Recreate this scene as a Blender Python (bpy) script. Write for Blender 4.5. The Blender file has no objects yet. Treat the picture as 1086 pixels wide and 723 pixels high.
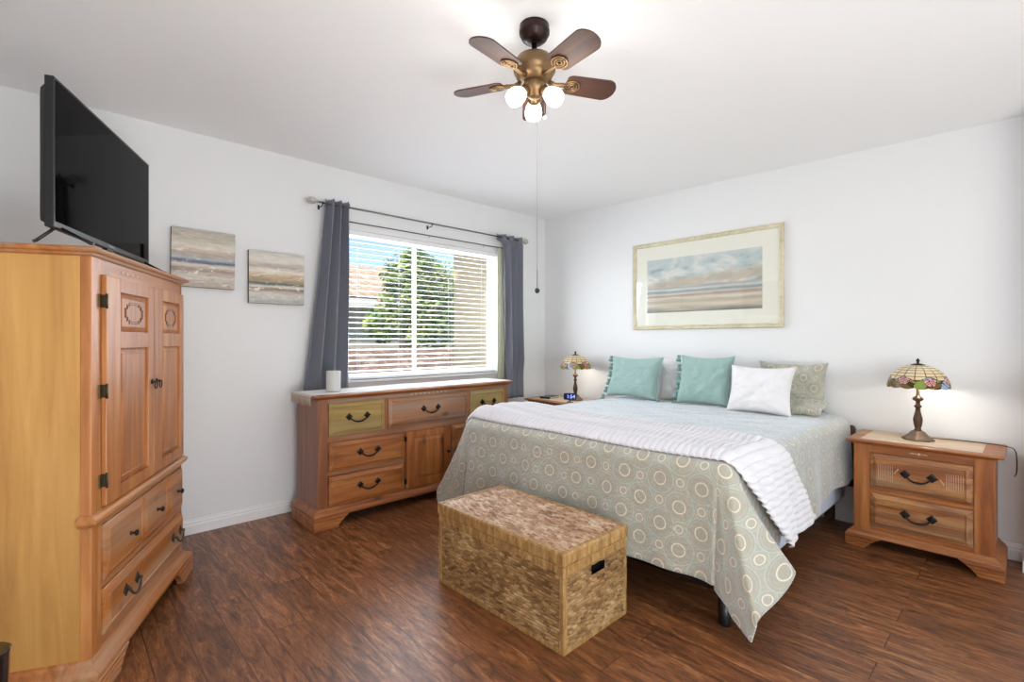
import bpy, bmesh, math, random
from mathutils import Vector, Matrix, noise
PI = math.pi
random.seed(7)
C = bpy.context.scene.collection
sc = bpy.context.scene

# ------------------------------------------------------------------ camera
HEAD = 0.754
cam_d = bpy.data.cameras.new('camera'); cam = bpy.data.objects.new('camera', cam_d); C.objects.link(cam)
cam.location = (0, 0, 1.37); cam.rotation_euler = (PI/2, 0, -HEAD)
cam_d.sensor_width = 36; cam_d.lens = 518/1086*36; cam_d.shift_y = -0.0011; cam_d.clip_start = 0.05
sc.camera = cam

# ------------------------------------------------------------------ colour management, world, lights
sc.view_settings.view_transform = 'Standard'; sc.view_settings.look = 'None'
sc.view_settings.gamma = 1; sc.view_settings.exposure = -0.17; sc.view_settings.use_curve_mapping = False
sc.cycles.use_denoising = True; sc.cycles.max_bounces = 9; sc.cycles.diffuse_bounces = 6
sc.cycles.transmission_bounces = 8; sc.cycles.transparent_max_bounces = 12; sc.cycles.sample_clamp_indirect = 6
sc.cycles.caustics_reflective = False; sc.cycles.caustics_refractive = False
world = bpy.data.worlds.new('sky'); sc.world = world; world.use_nodes = True
wn = world.node_tree; wn.nodes.clear()
wo = wn.nodes.new('ShaderNodeOutputWorld'); wb = wn.nodes.new('ShaderNodeBackground')
sky = wn.nodes.new('ShaderNodeTexSky'); sky.sky_type = 'HOSEK_WILKIE'
sky.sun_direction = Vector((-0.58, -0.50, 0.64)).normalized(); sky.turbidity = 4.0; sky.ground_albedo = 0.35
wb.inputs[1].default_value = 6.3
wn.links.new(sky.outputs[0], wb.inputs[0]); wn.links.new(wb.outputs[0], wo.inputs[0])

def light(kind, name, loc, energy, color=(1,1,1), **kw):
    l = bpy.data.lights.new(name, kind); l.energy = energy; l.color = color
    for k, v in kw.items(): setattr(l, k, v)
    o = bpy.data.objects.new(name, l); C.objects.link(o); o.location = loc
    return o
def aim(o, d): o.rotation_euler = Vector(d).to_track_quat('-Z', 'Y').to_euler()
s = light('SUN', 'sun', (0, 0, 8), 5.0, (1, .95, .86), angle=.009); aim(s, (0.58, 0.50, -0.64))
# added fill light behind the camera, set in an invented door opening
a = light('AREA', 'rear_fill', (1.3, -1.62, 1.35), 52, (.97, .985, 1), shape='RECTANGLE', size=3.6, size_y=2.3); aim(a, (0, 1, .55))
# added low fill light aimed upward to brighten the ceiling
a = light('AREA', 'ceiling_fill', (.25, -1.40, .35), 68, (.95, .98, 1), shape='RECTANGLE', size=1.5, size_y=.6); aim(a, (-.38, 1, .85))
# daylight entering by the window over the dresser
a = light('AREA', 'window_daylight', (2.72, 4.32, 1.70), 90, (.9, .95, 1), shape='RECTANGLE', size=1.6, size_y=1.15); aim(a, (0, -1, -.15))

# ------------------------------------------------------------------ materials
def newmat(name):
    m = bpy.data.materials.new(name); m.use_nodes = True
    nt = m.node_tree; nt.nodes.clear()
    o = nt.nodes.new('ShaderNodeOutputMaterial'); b = nt.nodes.new('ShaderNodeBsdfPrincipled')
    nt.links.new(b.outputs[0], o.inputs[0])
    return m, nt, b, o
def srgb(r, g, b):
    f = lambda c: (c/255/12.92) if c/255 <= .04045 else ((c/255+.055)/1.055)**2.4
    return (f(r), f(g), f(b), 1)
def N(nt, t, **kw):
    n = nt.nodes.new('ShaderNode'+t)
    for k, v in kw.items():
        if k.startswith('i_'): n.inputs[int(k[2:])].default_value = v
        else: setattr(n, k, v)
    return n
def coord(nt, kind='Object', scale=(1,1,1), rot=(0,0,0), loc=(0,0,0)):
    t = N(nt, 'TexCoord'); m = N(nt, 'Mapping'); nt.links.new(t.outputs[kind], m.inputs[0])
    m.inputs[1].default_value = loc; m.inputs[2].default_value = rot; m.inputs[3].default_value = scale
    return m.outputs[0]
def noise_n(nt, vec, scale=5, detail=4, rough=.55, dist=0):
    n = N(nt, 'TexNoise'); nt.links.new(vec, n.inputs['Vector'])
    n.inputs['Scale'].default_value = scale; n.inputs['Detail'].default_value = detail
    n.inputs['Roughness'].default_value = rough; n.inputs['Distortion'].default_value = dist
    return n.outputs[0]
def ramp(nt, fac, stops, interp='LINEAR'):
    r = N(nt, 'ValToRGB'); r.color_ramp.interpolation = interp
    e = r.color_ramp.elements
    while len(e) < len(stops): e.new(.5)
    for i, (p, c) in enumerate(stops): e[i].position = p; e[i].color = c if len(c) == 4 else (*c, 1)
    nt.links.new(fac, r.inputs[0]); return r.outputs[0]
def mix(nt, fac, a, b, mode='MIX'):
    m = N(nt, 'MixRGB', blend_type=mode)
    for k, v in ((0, fac), (1, a), (2, b)):
        if hasattr(v, 'links'): nt.links.new(v, m.inputs[k])
        else: m.inputs[k].default_value = v
    return m.outputs[0]
def math_n(nt, op, a, b=0.0, c=0.0):
    m = N(nt, 'Math', operation=op)
    for k, v in ((0, a), (1, b), (2, c)):
        if hasattr(v, 'links'): nt.links.new(v, m.inputs[k])
        else: m.inputs[k].default_value = v
    return m.outputs[0]
def bump(nt, b, h, strength=.3, dist=.002):
    n = N(nt, 'Bump'); n.inputs['Strength'].default_value = strength; n.inputs['Distance'].default_value = dist
    nt.links.new(h, n.inputs['Height']); nt.links.new(n.outputs[0], b.inputs['Normal'])
def plain(name, col, rough=.5, metal=0, bumpy=0, bscale=60, emit=None, estr=0, sheen=0, spec=.5, coat=0):
    m, nt, b, o = newmat(name)
    b.inputs['Base Color'].default_value = col; b.inputs['Roughness'].default_value = rough
    b.inputs['Metallic'].default_value = metal; b.inputs['Specular IOR Level'].default_value = spec
    b.inputs['Sheen Weight'].default_value = sheen; b.inputs['Coat Weight'].default_value = coat
    v = coord(nt)
    f = noise_n(nt, v, bscale, 3)
    c2 = tuple(x*.86 for x in col[:3])+(1,)
    nt.links.new(mix(nt, math_n(nt, 'MULTIPLY', f, .5), col, c2), b.inputs['Base Color'])
    if bumpy: bump(nt, b, f, bumpy, .002)
    if emit: b.inputs['Emission Color'].default_value = emit; b.inputs['Emission Strength'].default_value = estr
    return m
def wood(name, light_c, mid_c, dark_c, axis='x', grey=None, rough=.40, knots=True, spread=1.0, coat=.10):
    m, nt, b, o = newmat(name)
    g, x = 1.3, 17
    sc_ = {'x': (g, x, x), 'y': (x, g, x), 'z': (x, x, g)}[axis]
    oi = N(nt, 'ObjectInfo'); off = math_n(nt, 'MULTIPLY', oi.outputs['Random'], 9.0)
    t = N(nt, 'TexCoord'); add = N(nt, 'VectorMath', operation='ADD'); nt.links.new(t.outputs['Object'], add.inputs[0]); nt.links.new(off, add.inputs[1])
    mp = N(nt, 'Mapping'); nt.links.new(add.outputs[0], mp.inputs[0]); mp.inputs[3].default_value = sc_
    f1 = noise_n(nt, mp.outputs[0], 1.0, 7, .62, .9)
    mp2 = N(nt, 'Mapping'); nt.links.new(add.outputs[0], mp2.inputs[0]); mp2.inputs[3].default_value = tuple(s_*.28 for s_ in sc_)
    f2 = noise_n(nt, mp2.outputs[0], 1.0, 2, .5, .4)
    c = ramp(nt, f1, [(.5-.14*spread, dark_c), (.5, mid_c), (.5+.15*spread, light_c)])
    c2 = ramp(nt, f2, [(.3, tuple(v*.72 for v in mid_c[:3])), (.55, mid_c), (.75, tuple(min(1, v*1.22) for v in light_c[:3]))])
    c = mix(nt, .42, c, c2)
    if grey:
        f3 = noise_n(nt, mp2.outputs[0], 1.7, 5, .6, .8)
        k = ramp(nt, f3, [(.44, (0, 0, 0)), (.66, (1, 1, 1))])
        c = mix(nt, math_n(nt, 'MULTIPLY', k, .75), c, grey)
    if knots:
        mp3 = N(nt, 'Mapping'); nt.links.new(add.outputs[0], mp3.inputs[0])
        mp3.inputs[3].default_value = {'x': (2.2, 5, 5), 'y': (5, 2.2, 5), 'z': (5, 5, 2.2)}[axis]
        v = N(nt, 'TexVoronoi'); nt.links.new(mp3.outputs[0], v.inputs['Vector']); v.inputs['Scale'].default_value = 1.0
        k = ramp(nt, v.outputs['Distance'], [(.04, (1, 1, 1)), (.13, (0, 0, 0))])
        c = mix(nt, math_n(nt, 'MULTIPLY', k, .7), c, tuple(v_*.3 for v_ in dark_c[:3])+(1,))
    nt.links.new(c, b.inputs['Base Color'])
    b.inputs['Roughness'].default_value = rough; b.inputs['Coat Weight'].default_value = coat; b.inputs['Coat Roughness'].default_value = .25
    bump(nt, b, f1, .12, .002)
    return m

M = {}
# walls: cool white orange-peel plaster
def plaster(name, col, s=.25):
    m, nt, b, o = newmat(name); v = coord(nt)
    f = noise_n(nt, v, 55, 3, .6); b.inputs['Base Color'].default_value = col; b.inputs['Roughness'].default_value = .85
    b.inputs['Specular IOR Level'].default_value = .2
    bump(nt, b, f, s, .003); return m
M['wall'] = plaster('wall_plaster', srgb(231, 232, 233)); M['ceil'] = plaster('ceiling_plaster', srgb(246, 246, 247), .35)
M['trim'] = plain('trim_paint', srgb(240, 240, 240), .35)
M['vinyl'] = plain('window_vinyl', srgb(242, 244, 246), .3)
M['blind'] = plain('blind_slat', srgb(240, 241, 243), .45)
# floor: hand-scraped planks along Y, 0.15 m wide
m, nt, b, o = newmat('plank_floor'); M['floor'] = m
v = coord(nt, 'Object', (1, 1, 1), (0, 0, PI/2), (0, 0, 0))
br = N(nt, 'TexBrick'); nt.links.new(v, br.inputs[0]); br.offset = .37; br.offset_frequency = 2
br.inputs['Color1'].default_value = (0, 0, 0, 1); br.inputs['Color2'].default_value = (1, 1, 1, 1); br.inputs['Mortar'].default_value = (.5, .5, .5, 1)
br.inputs['Scale'].default_value = 1; br.inputs['Brick Width'].default_value = 1.22; br.inputs['Row Height'].default_value = .15
br.inputs['Mortar Size'].default_value = .0028; br.inputs['Mortar Smooth'].default_value = .3
t = N(nt, 'TexCoord'); add = N(nt, 'VectorMath', operation='MULTIPLY_ADD'); nt.links.new(br.outputs['Color'], add.inputs[0]); add.inputs[1].default_value = (3.1, 5.7, 2.3); nt.links.new(t.outputs['Object'], add.inputs[2])
mp = N(nt, 'Mapping'); nt.links.new(add.outputs[0], mp.inputs[0]); mp.inputs[3].default_value = (22, 3.4, 1)
f1 = noise_n(nt, mp.outputs[0], 1, 9, .68, 1.2)
mpb = N(nt, 'Mapping'); nt.links.new(add.outputs[0], mpb.inputs[0]); mpb.inputs[3].default_value = (85, 11, 1)
f2 = noise_n(nt, mpb.outputs[0], 1, 5, .6, 2.2)
c = ramp(nt, f1, [(.28, srgb(72, 44, 27)), (.44, srgb(116, 73, 45)), (.56, srgb(146, 94, 58)), (.72, srgb(192, 138, 92))])
cf = ramp(nt, f2, [(.36, (.42, .38, .35)), (.5, (1, 1, 1)), (.68, (1.25, 1.2, 1.15))])
c = mix(nt, .75, c, cf, 'MULTIPLY')
tone = ramp(nt, br.outputs['Color'], [(0, (.80, .78, .78)), (1, (1.12, 1.1, 1.06))])
c = mix(nt, 1, c, tone, 'MULTIPLY')
c = mix(nt, math_n(nt, 'MULTIPLY', br.outputs['Fac'], .65), c, srgb(30, 18, 12))
nt.links.new(c, b.inputs['Base Color'])
nt.links.new(ramp(nt, f1, [(.3, (.42,)*3), (.7, (.32,)*3)]), b.inputs['Roughness'])
h = math_n(nt, 'SUBTRACT', math_n(nt, 'ADD', f1, math_n(nt, 'MULTIPLY', f2, .5)), math_n(nt, 'MULTIPLY', br.outputs['Fac'], 1.2))
bump(nt, b, h, .35, .003)
# woods
L, Mi, D = srgb(190, 130, 74), srgb(158, 93, 46), srgb(112, 62, 30)
M['pine_x'] = wood('honey_pine_across', L, Mi, D, 'x'); M['pine_z'] = wood('honey_pine_upright', L, Mi, D, 'z')
M['pine_y'] = wood('honey_pine_deep', L, Mi, D, 'y')
M['armoire_x'] = wood('amber_pine_across', srgb(200, 138, 78), srgb(172, 105, 52), srgb(128, 74, 34), 'x', srgb(182, 144, 112)); M['armoire_z'] = wood('amber_pine_upright', srgb(202, 142, 84), srgb(176, 110, 58), srgb(134, 78, 38), 'z')
M['side_veneer'] = wood('yellow_veneer_side', srgb(214, 166, 98), srgb(200, 148, 80), srgb(180, 126, 62), 'z', None, .38, False, 1.3)
M['dresser_grey'] = wood('weathered_pine_front', srgb(180, 126, 82), srgb(150, 96, 56), srgb(100, 62, 38), 'x', srgb(148, 128, 112))
M['dresser_green'] = wood('olive_washed_pine', srgb(178, 152, 88), srgb(154, 126, 66), srgb(128, 98, 54), 'x', srgb(158, 142, 104), .4, True)
M['dresser_side'] = wood('reddish_pine_side', srgb(164, 108, 70), srgb(142, 87, 53), srgb(112, 66, 38), 'z', None, .4, False)
M['stand_pale'] = wood('bleached_pine_inlay', srgb(222, 196, 160), srgb(210, 180, 142), srgb(188, 156, 120), 'x', srgb(206, 200, 192), .45, False)
M['stand_mix'] = wood('banded_pine_front', srgb(200, 150, 92), srgb(160, 98, 54), srgb(100, 62, 38), 'x', srgb(150, 124, 96), .36, True, .55)
M['blade_wood'] = wood('walnut_blade', srgb(96, 62, 46), srgb(74, 46, 35), srgb(48, 30, 24), 'x', None, .62, False, 1, 0)
M['carve'] = plain('engraved_line', srgb(112, 74, 50), .7)
M['wash'] = plain('white_wash_mark', srgb(220, 200, 178), .7)
M['iron'] = plain('dark_iron', srgb(46, 42, 40), .42, .7)
M['iron_w'] = plain('worn_iron', srgb(92, 88, 84), .4, .75)
M['hinge'] = plain('bronze_hinge', srgb(84, 76, 56), .45, .8)
M['black'] = plain('black_plastic', srgb(16, 16, 18), .32)
M['gloss_black'] = plain('glossy_black', srgb(14, 14, 16), .08, coat=.6)
M['screen'] = plain('tv_screen_glass', srgb(4, 4, 5), .03, spec=.025)
M['rod'] = plain('brushed_steel', srgb(120, 120, 124), .35, .9)
M['crystal'] = plain('crystal_finial', srgb(196, 190, 182), .1, .3, .4, 90)
M['candle'] = plain('white_wax', srgb(206, 207, 204), .55)
M['runner'] = plain('cream_runner', srgb(222, 220, 216), .9, 0, .6, 220, sheen=.3)
M['fringe'] = plain('beige_fringe', srgb(198, 182, 164), .9)
M['paper'] = plain('lace_paper', srgb(226, 220, 208), .9, 0, .5, 180)
M['white_fab'] = plain('white_cotton', srgb(236, 235, 238), .9, 0, .3, 160, sheen=.3)
M['knit'] = plain('white_plush', srgb(226, 225, 230), .92, 0, .2, 260, sheen=.5)
M['sheet'] = plain('pale_blue_sheet', srgb(205, 214, 232), .85, 0, .2, 120)
M['teal'] = plain('teal_linen', srgb(152, 182, 177), .9, 0, .5, 300, sheen=.3)
M['teal_d'] = plain('teal_yarn', srgb(112, 154, 150), .95, 0, .6, 200, sheen=.3)
M['brown_fab'] = plain('brown_weave', srgb(74, 56, 42), .9, 0, .8, 90)
M['mat_board'] = plain('cream_mat_board', srgb(240, 240, 228), .9)
M['cream_frame'] = wood('cream_painted_frame', srgb(220, 214, 188), srgb(212, 205, 176), srgb(188, 180, 150), 'y', None, .45, False)
M['canvas_edge'] = plain('canvas_edge', srgb(92, 84, 78), .9)
M['bronze'] = plain('antique_bronze', srgb(84, 62, 44), .45, .6, .4, 70)
M['bronze_dk'] = plain('oil_rubbed_bronze', srgb(46, 28, 24), .38, .5)
M['brass'] = plain('aged_brass', srgb(128, 102, 72), .42, .8)
M['lead'] = plain('lead_came', srgb(58, 46, 36), .5, .4)
M['lamp_base'] = plain('verdigris_cast_metal', srgb(120, 102, 84), .5, .5, 1.0, 60)
M['frost'] = plain('frosted_bulb_glass', srgb(255, 250, 240), .4, emit=srgb(255, 244, 226), estr=4.5)
M['chain'] = plain('pale_chain', srgb(128, 126, 124), .5, .2)
M['cord'] = plain('dark_cord', srgb(44, 30, 24), .5)
M['digits'] = plain('blue_digits', srgb(120, 140, 255), .5, emit=srgb(150, 170, 255), estr=2.2)
M['clock_face'] = plain('navy_display', srgb(16, 22, 60), .15, emit=srgb(20, 34, 110), estr=.5)
M['stucco'] = plain('tan_stucco', srgb(206, 186, 152), .9, 0, .8, 40)
M['stucco_w'] = plain('grey_stucco', srgb(190, 186, 180), .9, 0, .8, 30)
M['soffit'] = plain('brown_soffit', srgb(168, 132, 84), .8)
M['bark'] = plain('bark', srgb(190, 170, 146), .9, 0, .9, 30)
M['grass'] = plain('lawn', srgb(110, 120, 72), .95, 0, .5, 9)
def glassy(name, col, w):
    m, nt, b, o = newmat(name); nt.nodes.remove(b)
    tr = N(nt, 'BsdfTransparent'); gl = N(nt, 'BsdfGlossy'); gl.inputs['Roughness'].default_value = .02
    tr.inputs[0].default_value = col
    fr = N(nt, 'Fresnel'); fr.inputs[0].default_value = 1.45; mx = N(nt, 'MixShader')
    mx.inputs[0].default_value = w; nt.links.new(tr.outputs[0], mx.inputs[1]); nt.links.new(gl.outputs[0], mx.inputs[2]); nt.links.new(mx.outputs[0], o.inputs[0])
    return m
M['pane'] = glassy('window_glass', (1, 1, 1, 1), .03); M['picture_glass'] = glassy('picture_glass', (1, 1, 1, 1), .035)
def translucent(name, col, frac=.5, rough=.35):
    m, nt, b, o = newmat(name); b.inputs['Roughness'].default_value = rough
    f = noise_n(nt, coord(nt), 24, 3); c = mix(nt, f, tuple(x*.86 for x in col[:3])+(1,), col)
    nt.links.new(c, b.inputs['Base Color'])
    tl = N(nt, 'BsdfTranslucent'); nt.links.new(c, tl.inputs[0]); mx = N(nt, 'MixShader'); mx.inputs[0].default_value = frac
    nt.links.new(b.outputs[0], mx.inputs[1]); nt.links.new(tl.outputs[0], mx.inputs[2]); nt.links.new(mx.outputs[0], o.inputs[0]); return m
M['g_cream'] = translucent('cream_art_glass', srgb(238, 226, 200)); M['g_pink'] = translucent('pink_art_glass', srgb(226, 160, 168)); M['g_rose'] = translucent('rose_art_glass', srgb(244, 212, 212))
M['g_green'] = translucent('green_art_glass', srgb(150, 168, 86)); M['g_olive'] = translucent('olive_art_glass', srgb(134, 112, 66)); M['g_blue'] = translucent('blue_art_glass', srgb(186, 204, 222)); M['g_amber'] = translucent('amber_art_glass', srgb(190, 150, 74))
M['sheer'] = translucent('cream_sheer', srgb(228, 228, 208), .35, .9)
# curtain: slate grey with soft weave
m, nt, b, o = newmat('slate_curtain'); M['curtain'] = m
f = noise_n(nt, coord(nt, 'Object', (400, 400, 60)), 1, 3); c = mix(nt, f, srgb(112, 116, 128), srgb(142, 145, 157))
b.inputs['Roughness'].default_value = .5; b.inputs['Sheen Weight'].default_value = .35
nt.links.new(c, b.inputs['Base Color']); tl = N(nt, 'BsdfTranslucent'); nt.links.new(c, tl.inputs[0]); mx = N(nt, 'MixShader'); mx.inputs[0].default_value = .22
nt.links.new(b.outputs[0], mx.inputs[1]); nt.links.new(tl.outputs[0], mx.inputs[2]); nt.links.new(mx.outputs[0], o.inputs[0])
# quilt: ringed circles, UV in metres
m, nt, b, o = newmat('ring_quilt'); M['quilt'] = m
def rings(vec, s, loc, r):
    mp = N(nt, 'Mapping'); nt.links.new(vec, mp.inputs[0]); mp.inputs[1].default_value = loc; mp.inputs[3].default_value = (s, s, s); mp.inputs[2].default_value = (0, 0, .785)
    v = N(nt, 'TexVoronoi'); v.voronoi_dimensions = '2D'; v.inputs['Scale'].default_value = 1; v.inputs['Randomness'].default_value = r
    nt.links.new(mp.outputs[0], v.inputs['Vector']); return v.outputs['Distance']
def band(d, c0, w):
    x = math_n(nt, 'ABSOLUTE', math_n(nt, 'SUBTRACT', d, c0)); return math_n(nt, 'SUBTRACT', 1, math_n(nt, 'SMOOTH_MIN', 1, math_n(nt, 'MULTIPLY', math_n(nt, 'MAXIMUM', math_n(nt, 'SUBTRACT', x, w), 0), 60), .01))
tc = N(nt, 'TexCoord'); uv = tc.outputs['UV']
d1 = rings(uv, 1/.150, (0, 0, 0), .12); d2 = rings(uv, 1/.150, (.5, .5, 0), .12)
base = mix(nt, noise_n(nt, uv, 260, 2), srgb(158, 154, 137), srgb(186, 182, 166))
inner = math_n(nt, 'LESS_THAN', d1, .46)
base = mix(nt, math_n(nt, 'MULTIPLY', inner, .25), base, srgb(158, 150, 132))
c = mix(nt, math_n(nt, 'MULTIPLY', band(d1, .47, .006), .75), base, srgb(178, 198, 190))
c = mix(nt, math_n(nt, 'MULTIPLY', band(d1, .385, .003), .35), c, srgb(190, 196, 182))
c = mix(nt, math_n(nt, 'MULTIPLY', band(d1, .205, .010), .95), c, srgb(228, 218, 194))
m2 = math_n(nt, 'GREATER_THAN', d1, .5)
c = mix(nt, math_n(nt, 'MULTIPLY', math_n(nt, 'MULTIPLY', band(d2, .125, .008), m2), .95), c, srgb(226, 216, 194))
c = mix(nt, math_n(nt, 'MULTIPLY', math_n(nt, 'MULTIPLY', band(d2, .225, .006), m2), .5), c, srgb(182, 198, 190))
nt.links.new(c, b.inputs['Base Color']); b.inputs['Roughness'].default_value = .8; b.inputs['Sheen Weight'].default_value = .9; b.inputs['Sheen Tint'].default_value = (.8, .88, 1, 1)  # bluish sheen tint stands in for cool grazing window light
vq = N(nt, 'TexVoronoi'); vq.voronoi_dimensions = '2D'; vq.inputs['Scale'].default_value = 52; nt.links.new(uv, vq.inputs['Vector'])
bump(nt, b, math_n(nt, 'ADD', vq.outputs['Distance'], math_n(nt, 'MULTIPLY', noise_n(nt, uv, 30, 3), .8)), .55, .005)
# basket: banana-leaf weave tones
def strands(name, cols):
    m, nt, b, o = newmat(name); t = N(nt, 'TexCoord'); sp = N(nt, 'SeparateXYZ'); nt.links.new(t.outputs['UV'], sp.inputs[0])
    row = math_n(nt, 'FLOOR', sp.outputs[1]); col = math_n(nt, 'FLOOR', math_n(nt, 'ADD', sp.outputs[0], math_n(nt, 'MULTIPLY', row, .37)))
    cb = N(nt, 'CombineXYZ'); nt.links.new(col, cb.inputs[0]); nt.links.new(row, cb.inputs[1]); w = N(nt, 'TexWhiteNoise'); w.noise_dimensions = '2D'; nt.links.new(cb.outputs[0], w.inputs['Vector'])
    mp = N(nt, 'Mapping'); nt.links.new(t.outputs['UV'], mp.inputs[0]); mp.inputs[3].default_value = (1.2, 7, 1); f = noise_n(nt, mp.outputs[0], 1, 4, .6)
    big = noise_n(nt, coord(nt), 5, 3)
    k = math_n(nt, 'ADD', math_n(nt, 'MULTIPLY', w.outputs[0], .20), math_n(nt, 'ADD', math_n(nt, 'MULTIPLY', f, .60), math_n(nt, 'MULTIPLY', big, .40)))
    nt.links.new(ramp(nt, k, [(.38, cols[0]), (.52, cols[1]), (.64, cols[2]), (.80, cols[3])]), b.inputs['Base Color']); b.inputs['Roughness'].default_value = .5
    bump(nt, b, f, .5, .002); return m
def weave(name, cols, s=(34, 34, 34)):
    m, nt, b, o = newmat(name); f = noise_n(nt, coord(nt, 'Object', s), 1, 4, .7); f2 = noise_n(nt, coord(nt), 7, 3)
    c = ramp(nt, f, [(.28, cols[0]), (.46, cols[1]), (.6, cols[2]), (.74, cols[3])]); c = mix(nt, .5, c, ramp(nt, f2, [(.35, (.72, .66, .58)), (.65, (1.1, 1.08, 1.04))]), 'MULTIPLY')
    nt.links.new(c, b.inputs['Base Color']); b.inputs['Roughness'].default_value = .55; bump(nt, b, noise_n(nt, coord(nt), 160, 3), .5, .002); return m
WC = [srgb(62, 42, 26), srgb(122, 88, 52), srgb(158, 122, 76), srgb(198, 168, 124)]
M['weave'] = strands('banana_leaf_weave', WC); M['weave_top_glare'] = strands('banana_leaf_lid_glare', [srgb(96, 62, 40), srgb(158, 114, 80), srgb(194, 158, 124), srgb(228, 212, 192)])  # lid tones whitened to stand for glare on the top
M['weave_band'] = weave('banana_leaf_band', [srgb(120, 86, 48), srgb(160, 122, 72), srgb(184, 148, 96), srgb(206, 176, 126)], (40, 40, 12))
# tiles / leaves
def tile_mat(name, a_, b_, c_):
    m, nt, b, o = newmat(name); f = noise_n(nt, coord(nt, 'Object', (4.5, 2.5, 2.5)), 1, 4, .8)
    nt.links.new(ramp(nt, f, [(.3, a_), (.5, b_), (.7, c_)]), b.inputs['Base Color']); b.inputs['Roughness'].default_value = .85; return m
M['tile_far'] = tile_mat('sand_roof_tile', srgb(168, 142, 120), srgb(196, 172, 148), srgb(216, 196, 172)); M['tile_near'] = tile_mat('rust_roof_tile', srgb(104, 80, 72), srgb(146, 118, 102), srgb(196, 172, 152))
m, nt, b, o = newmat('leaf'); M['leaf'] = m
f = noise_n(nt, coord(nt, 'Object', (3, 3, 3)), 1.4, 4); c = ramp(nt, f, [(.32, srgb(64, 100, 46)), (.5, srgb(116, 150, 66)), (.68, srgb(200, 206, 116))])
nt.links.new(c, b.inputs['Base Color']); b.inputs['Roughness'].default_value = .5
# paintings
def painting(name, stops, dab, speck, seed):
    m, nt, b, o = newmat(name); t = N(nt, 'TexCoord'); sp = N(nt, 'SeparateXYZ'); nt.links.new(t.outputs['Generated'], sp.inputs[0])
    f = noise_n(nt, coord(nt, 'Object', (5, 5, 42), (0, 0, 0), (seed, 0, seed)), 1, 7, .72, .4); g = noise_n(nt, coord(nt, 'Object', (12, 12, 75), (0, 0, 0), (seed+4, 0, 0)), 1, 5, .7, .2)
    h = noise_n(nt, coord(nt, 'Object', (9, 9, 26), (0, 0, 0), (0, 0, seed+9)), 1, 6, .75, .8)
    z = math_n(nt, 'ADD', sp.outputs[2], math_n(nt, 'MULTIPLY', math_n(nt, 'SUBTRACT', f, .5), .10))
    c = ramp(nt, z, stops, 'EASE')
    c = mix(nt, .30, c, ramp(nt, g, [(.32, srgb(100, 92, 86)), (.5, srgb(180, 174, 166)), (.66, srgb(236, 232, 224))]), 'OVERLAY')
    mid = ramp(nt, sp.outputs[2], [(.0, (.7, .7, .7)), (.35, (1, 1, 1)), (.7, (.6, .6, .6)), (.8, (0, 0, 0))])
    k = ramp(nt, h, [(.57, (0, 0, 0)), (.60, (1, 1, 1))]); c = mix(nt, math_n(nt, 'MULTIPLY', math_n(nt, 'MULTIPLY', k, mid), .85), c, speck)
    k = ramp(nt, h, [(.37, (1, 1, 1)), (.40, (0, 0, 0))]); lowm = ramp(nt, sp.outputs[2], [(.0, (.35, .35, .35)), (.30, (.5, .5, .5)), (.42, (1, 1, 1)), (.55, (.3, .3, .3)), (.7, (0, 0, 0))]); c = mix(nt, math_n(nt, 'MULTIPLY', math_n(nt, 'MULTIPLY', k, lowm), .8), c, dab)
    nt.links.new(c, b.inputs['Base Color']); b.inputs['Roughness'].default_value = .6; bump(nt, b, g, .4, .002); return m
M['art_a'] = painting('shore_painting_blue', [(0, srgb(178, 166, 154)), (.18, srgb(206, 200, 192)), (.30, srgb(168, 150, 138)), (.38, srgb(214, 208, 200)), (.44, srgb(96, 108, 128)), (.50, srgb(176, 180, 186)), (.58, srgb(186, 172, 158)), (.70, srgb(214, 208, 196)), (.85, srgb(190, 184, 172)), (1, srgb(178, 174, 164))], srgb(84, 92, 108), srgb(238, 234, 226), 1.3)
M['art_b'] = painting('shore_painting_green', [(0, srgb(176, 176, 172)), (.18, srgb(204, 202, 198)), (.28, srgb(150, 128, 108)), (.33, srgb(210, 204, 194)), (.38, srgb(92, 106, 106)), (.44, srgb(168, 150, 122)), (.54, srgb(196, 176, 146)), (.62, srgb(222, 214, 202)), (.72, srgb(180, 172, 162)), (.84, srgb(216, 212, 204)), (1, srgb(200, 198, 192))], srgb(78, 92, 94), srgb(240, 238, 232), 5.1)
m, nt, b, o = newmat('beach_print'); M['print'] = m
t = N(nt, 'TexCoord'); sp = N(nt, 'SeparateXYZ'); nt.links.new(t.outputs['Generated'], sp.inputs[0])
cl = noise_n(nt, coord(nt, 'Object', (4.2, 4, 8), (0, .22, 0), (3.3, 0, 1.7)), 1, 7, .58, .5)
sk = ramp(nt, cl, [(.34, srgb(150, 156, 154)), (.44, srgb(182, 198, 200)), (.52, srgb(196, 206, 204)), (.62, srgb(222, 222, 216)), (.74, srgb(170, 172, 168))])
st = noise_n(nt, coord(nt, 'Object', (2.2, 3, 34)), 1, 6, .68, .3)
gd = ramp(nt, math_n(nt, 'ADD', sp.outputs[2], math_n(nt, 'MULTIPLY', math_n(nt, 'SUBTRACT', st, .5), .10)), [(0, srgb(112, 114, 106)), (.06, srgb(176, 170, 158)), (.13, srgb(214, 204, 184)), (.20, srgb(178, 172, 158)), (.25, srgb(222, 210, 192)), (.30, srgb(168, 152, 138)), (.33, srgb(206, 204, 196)), (.37, srgb(142, 154, 160)), (.41, srgb(210, 214, 212)), (.45, srgb(160, 168, 168)), (.48, srgb(196, 190, 172))])
gd = mix(nt, .25, gd, ramp(nt, st, [(.3, srgb(90, 84, 80)), (.5, srgb(186, 180, 170)), (.7, srgb(244, 240, 232))]), 'OVERLAY')
hz = noise_n(nt, coord(nt, 'Object', (5, 3, 14)), 1, 5, .6, .4)
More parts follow.
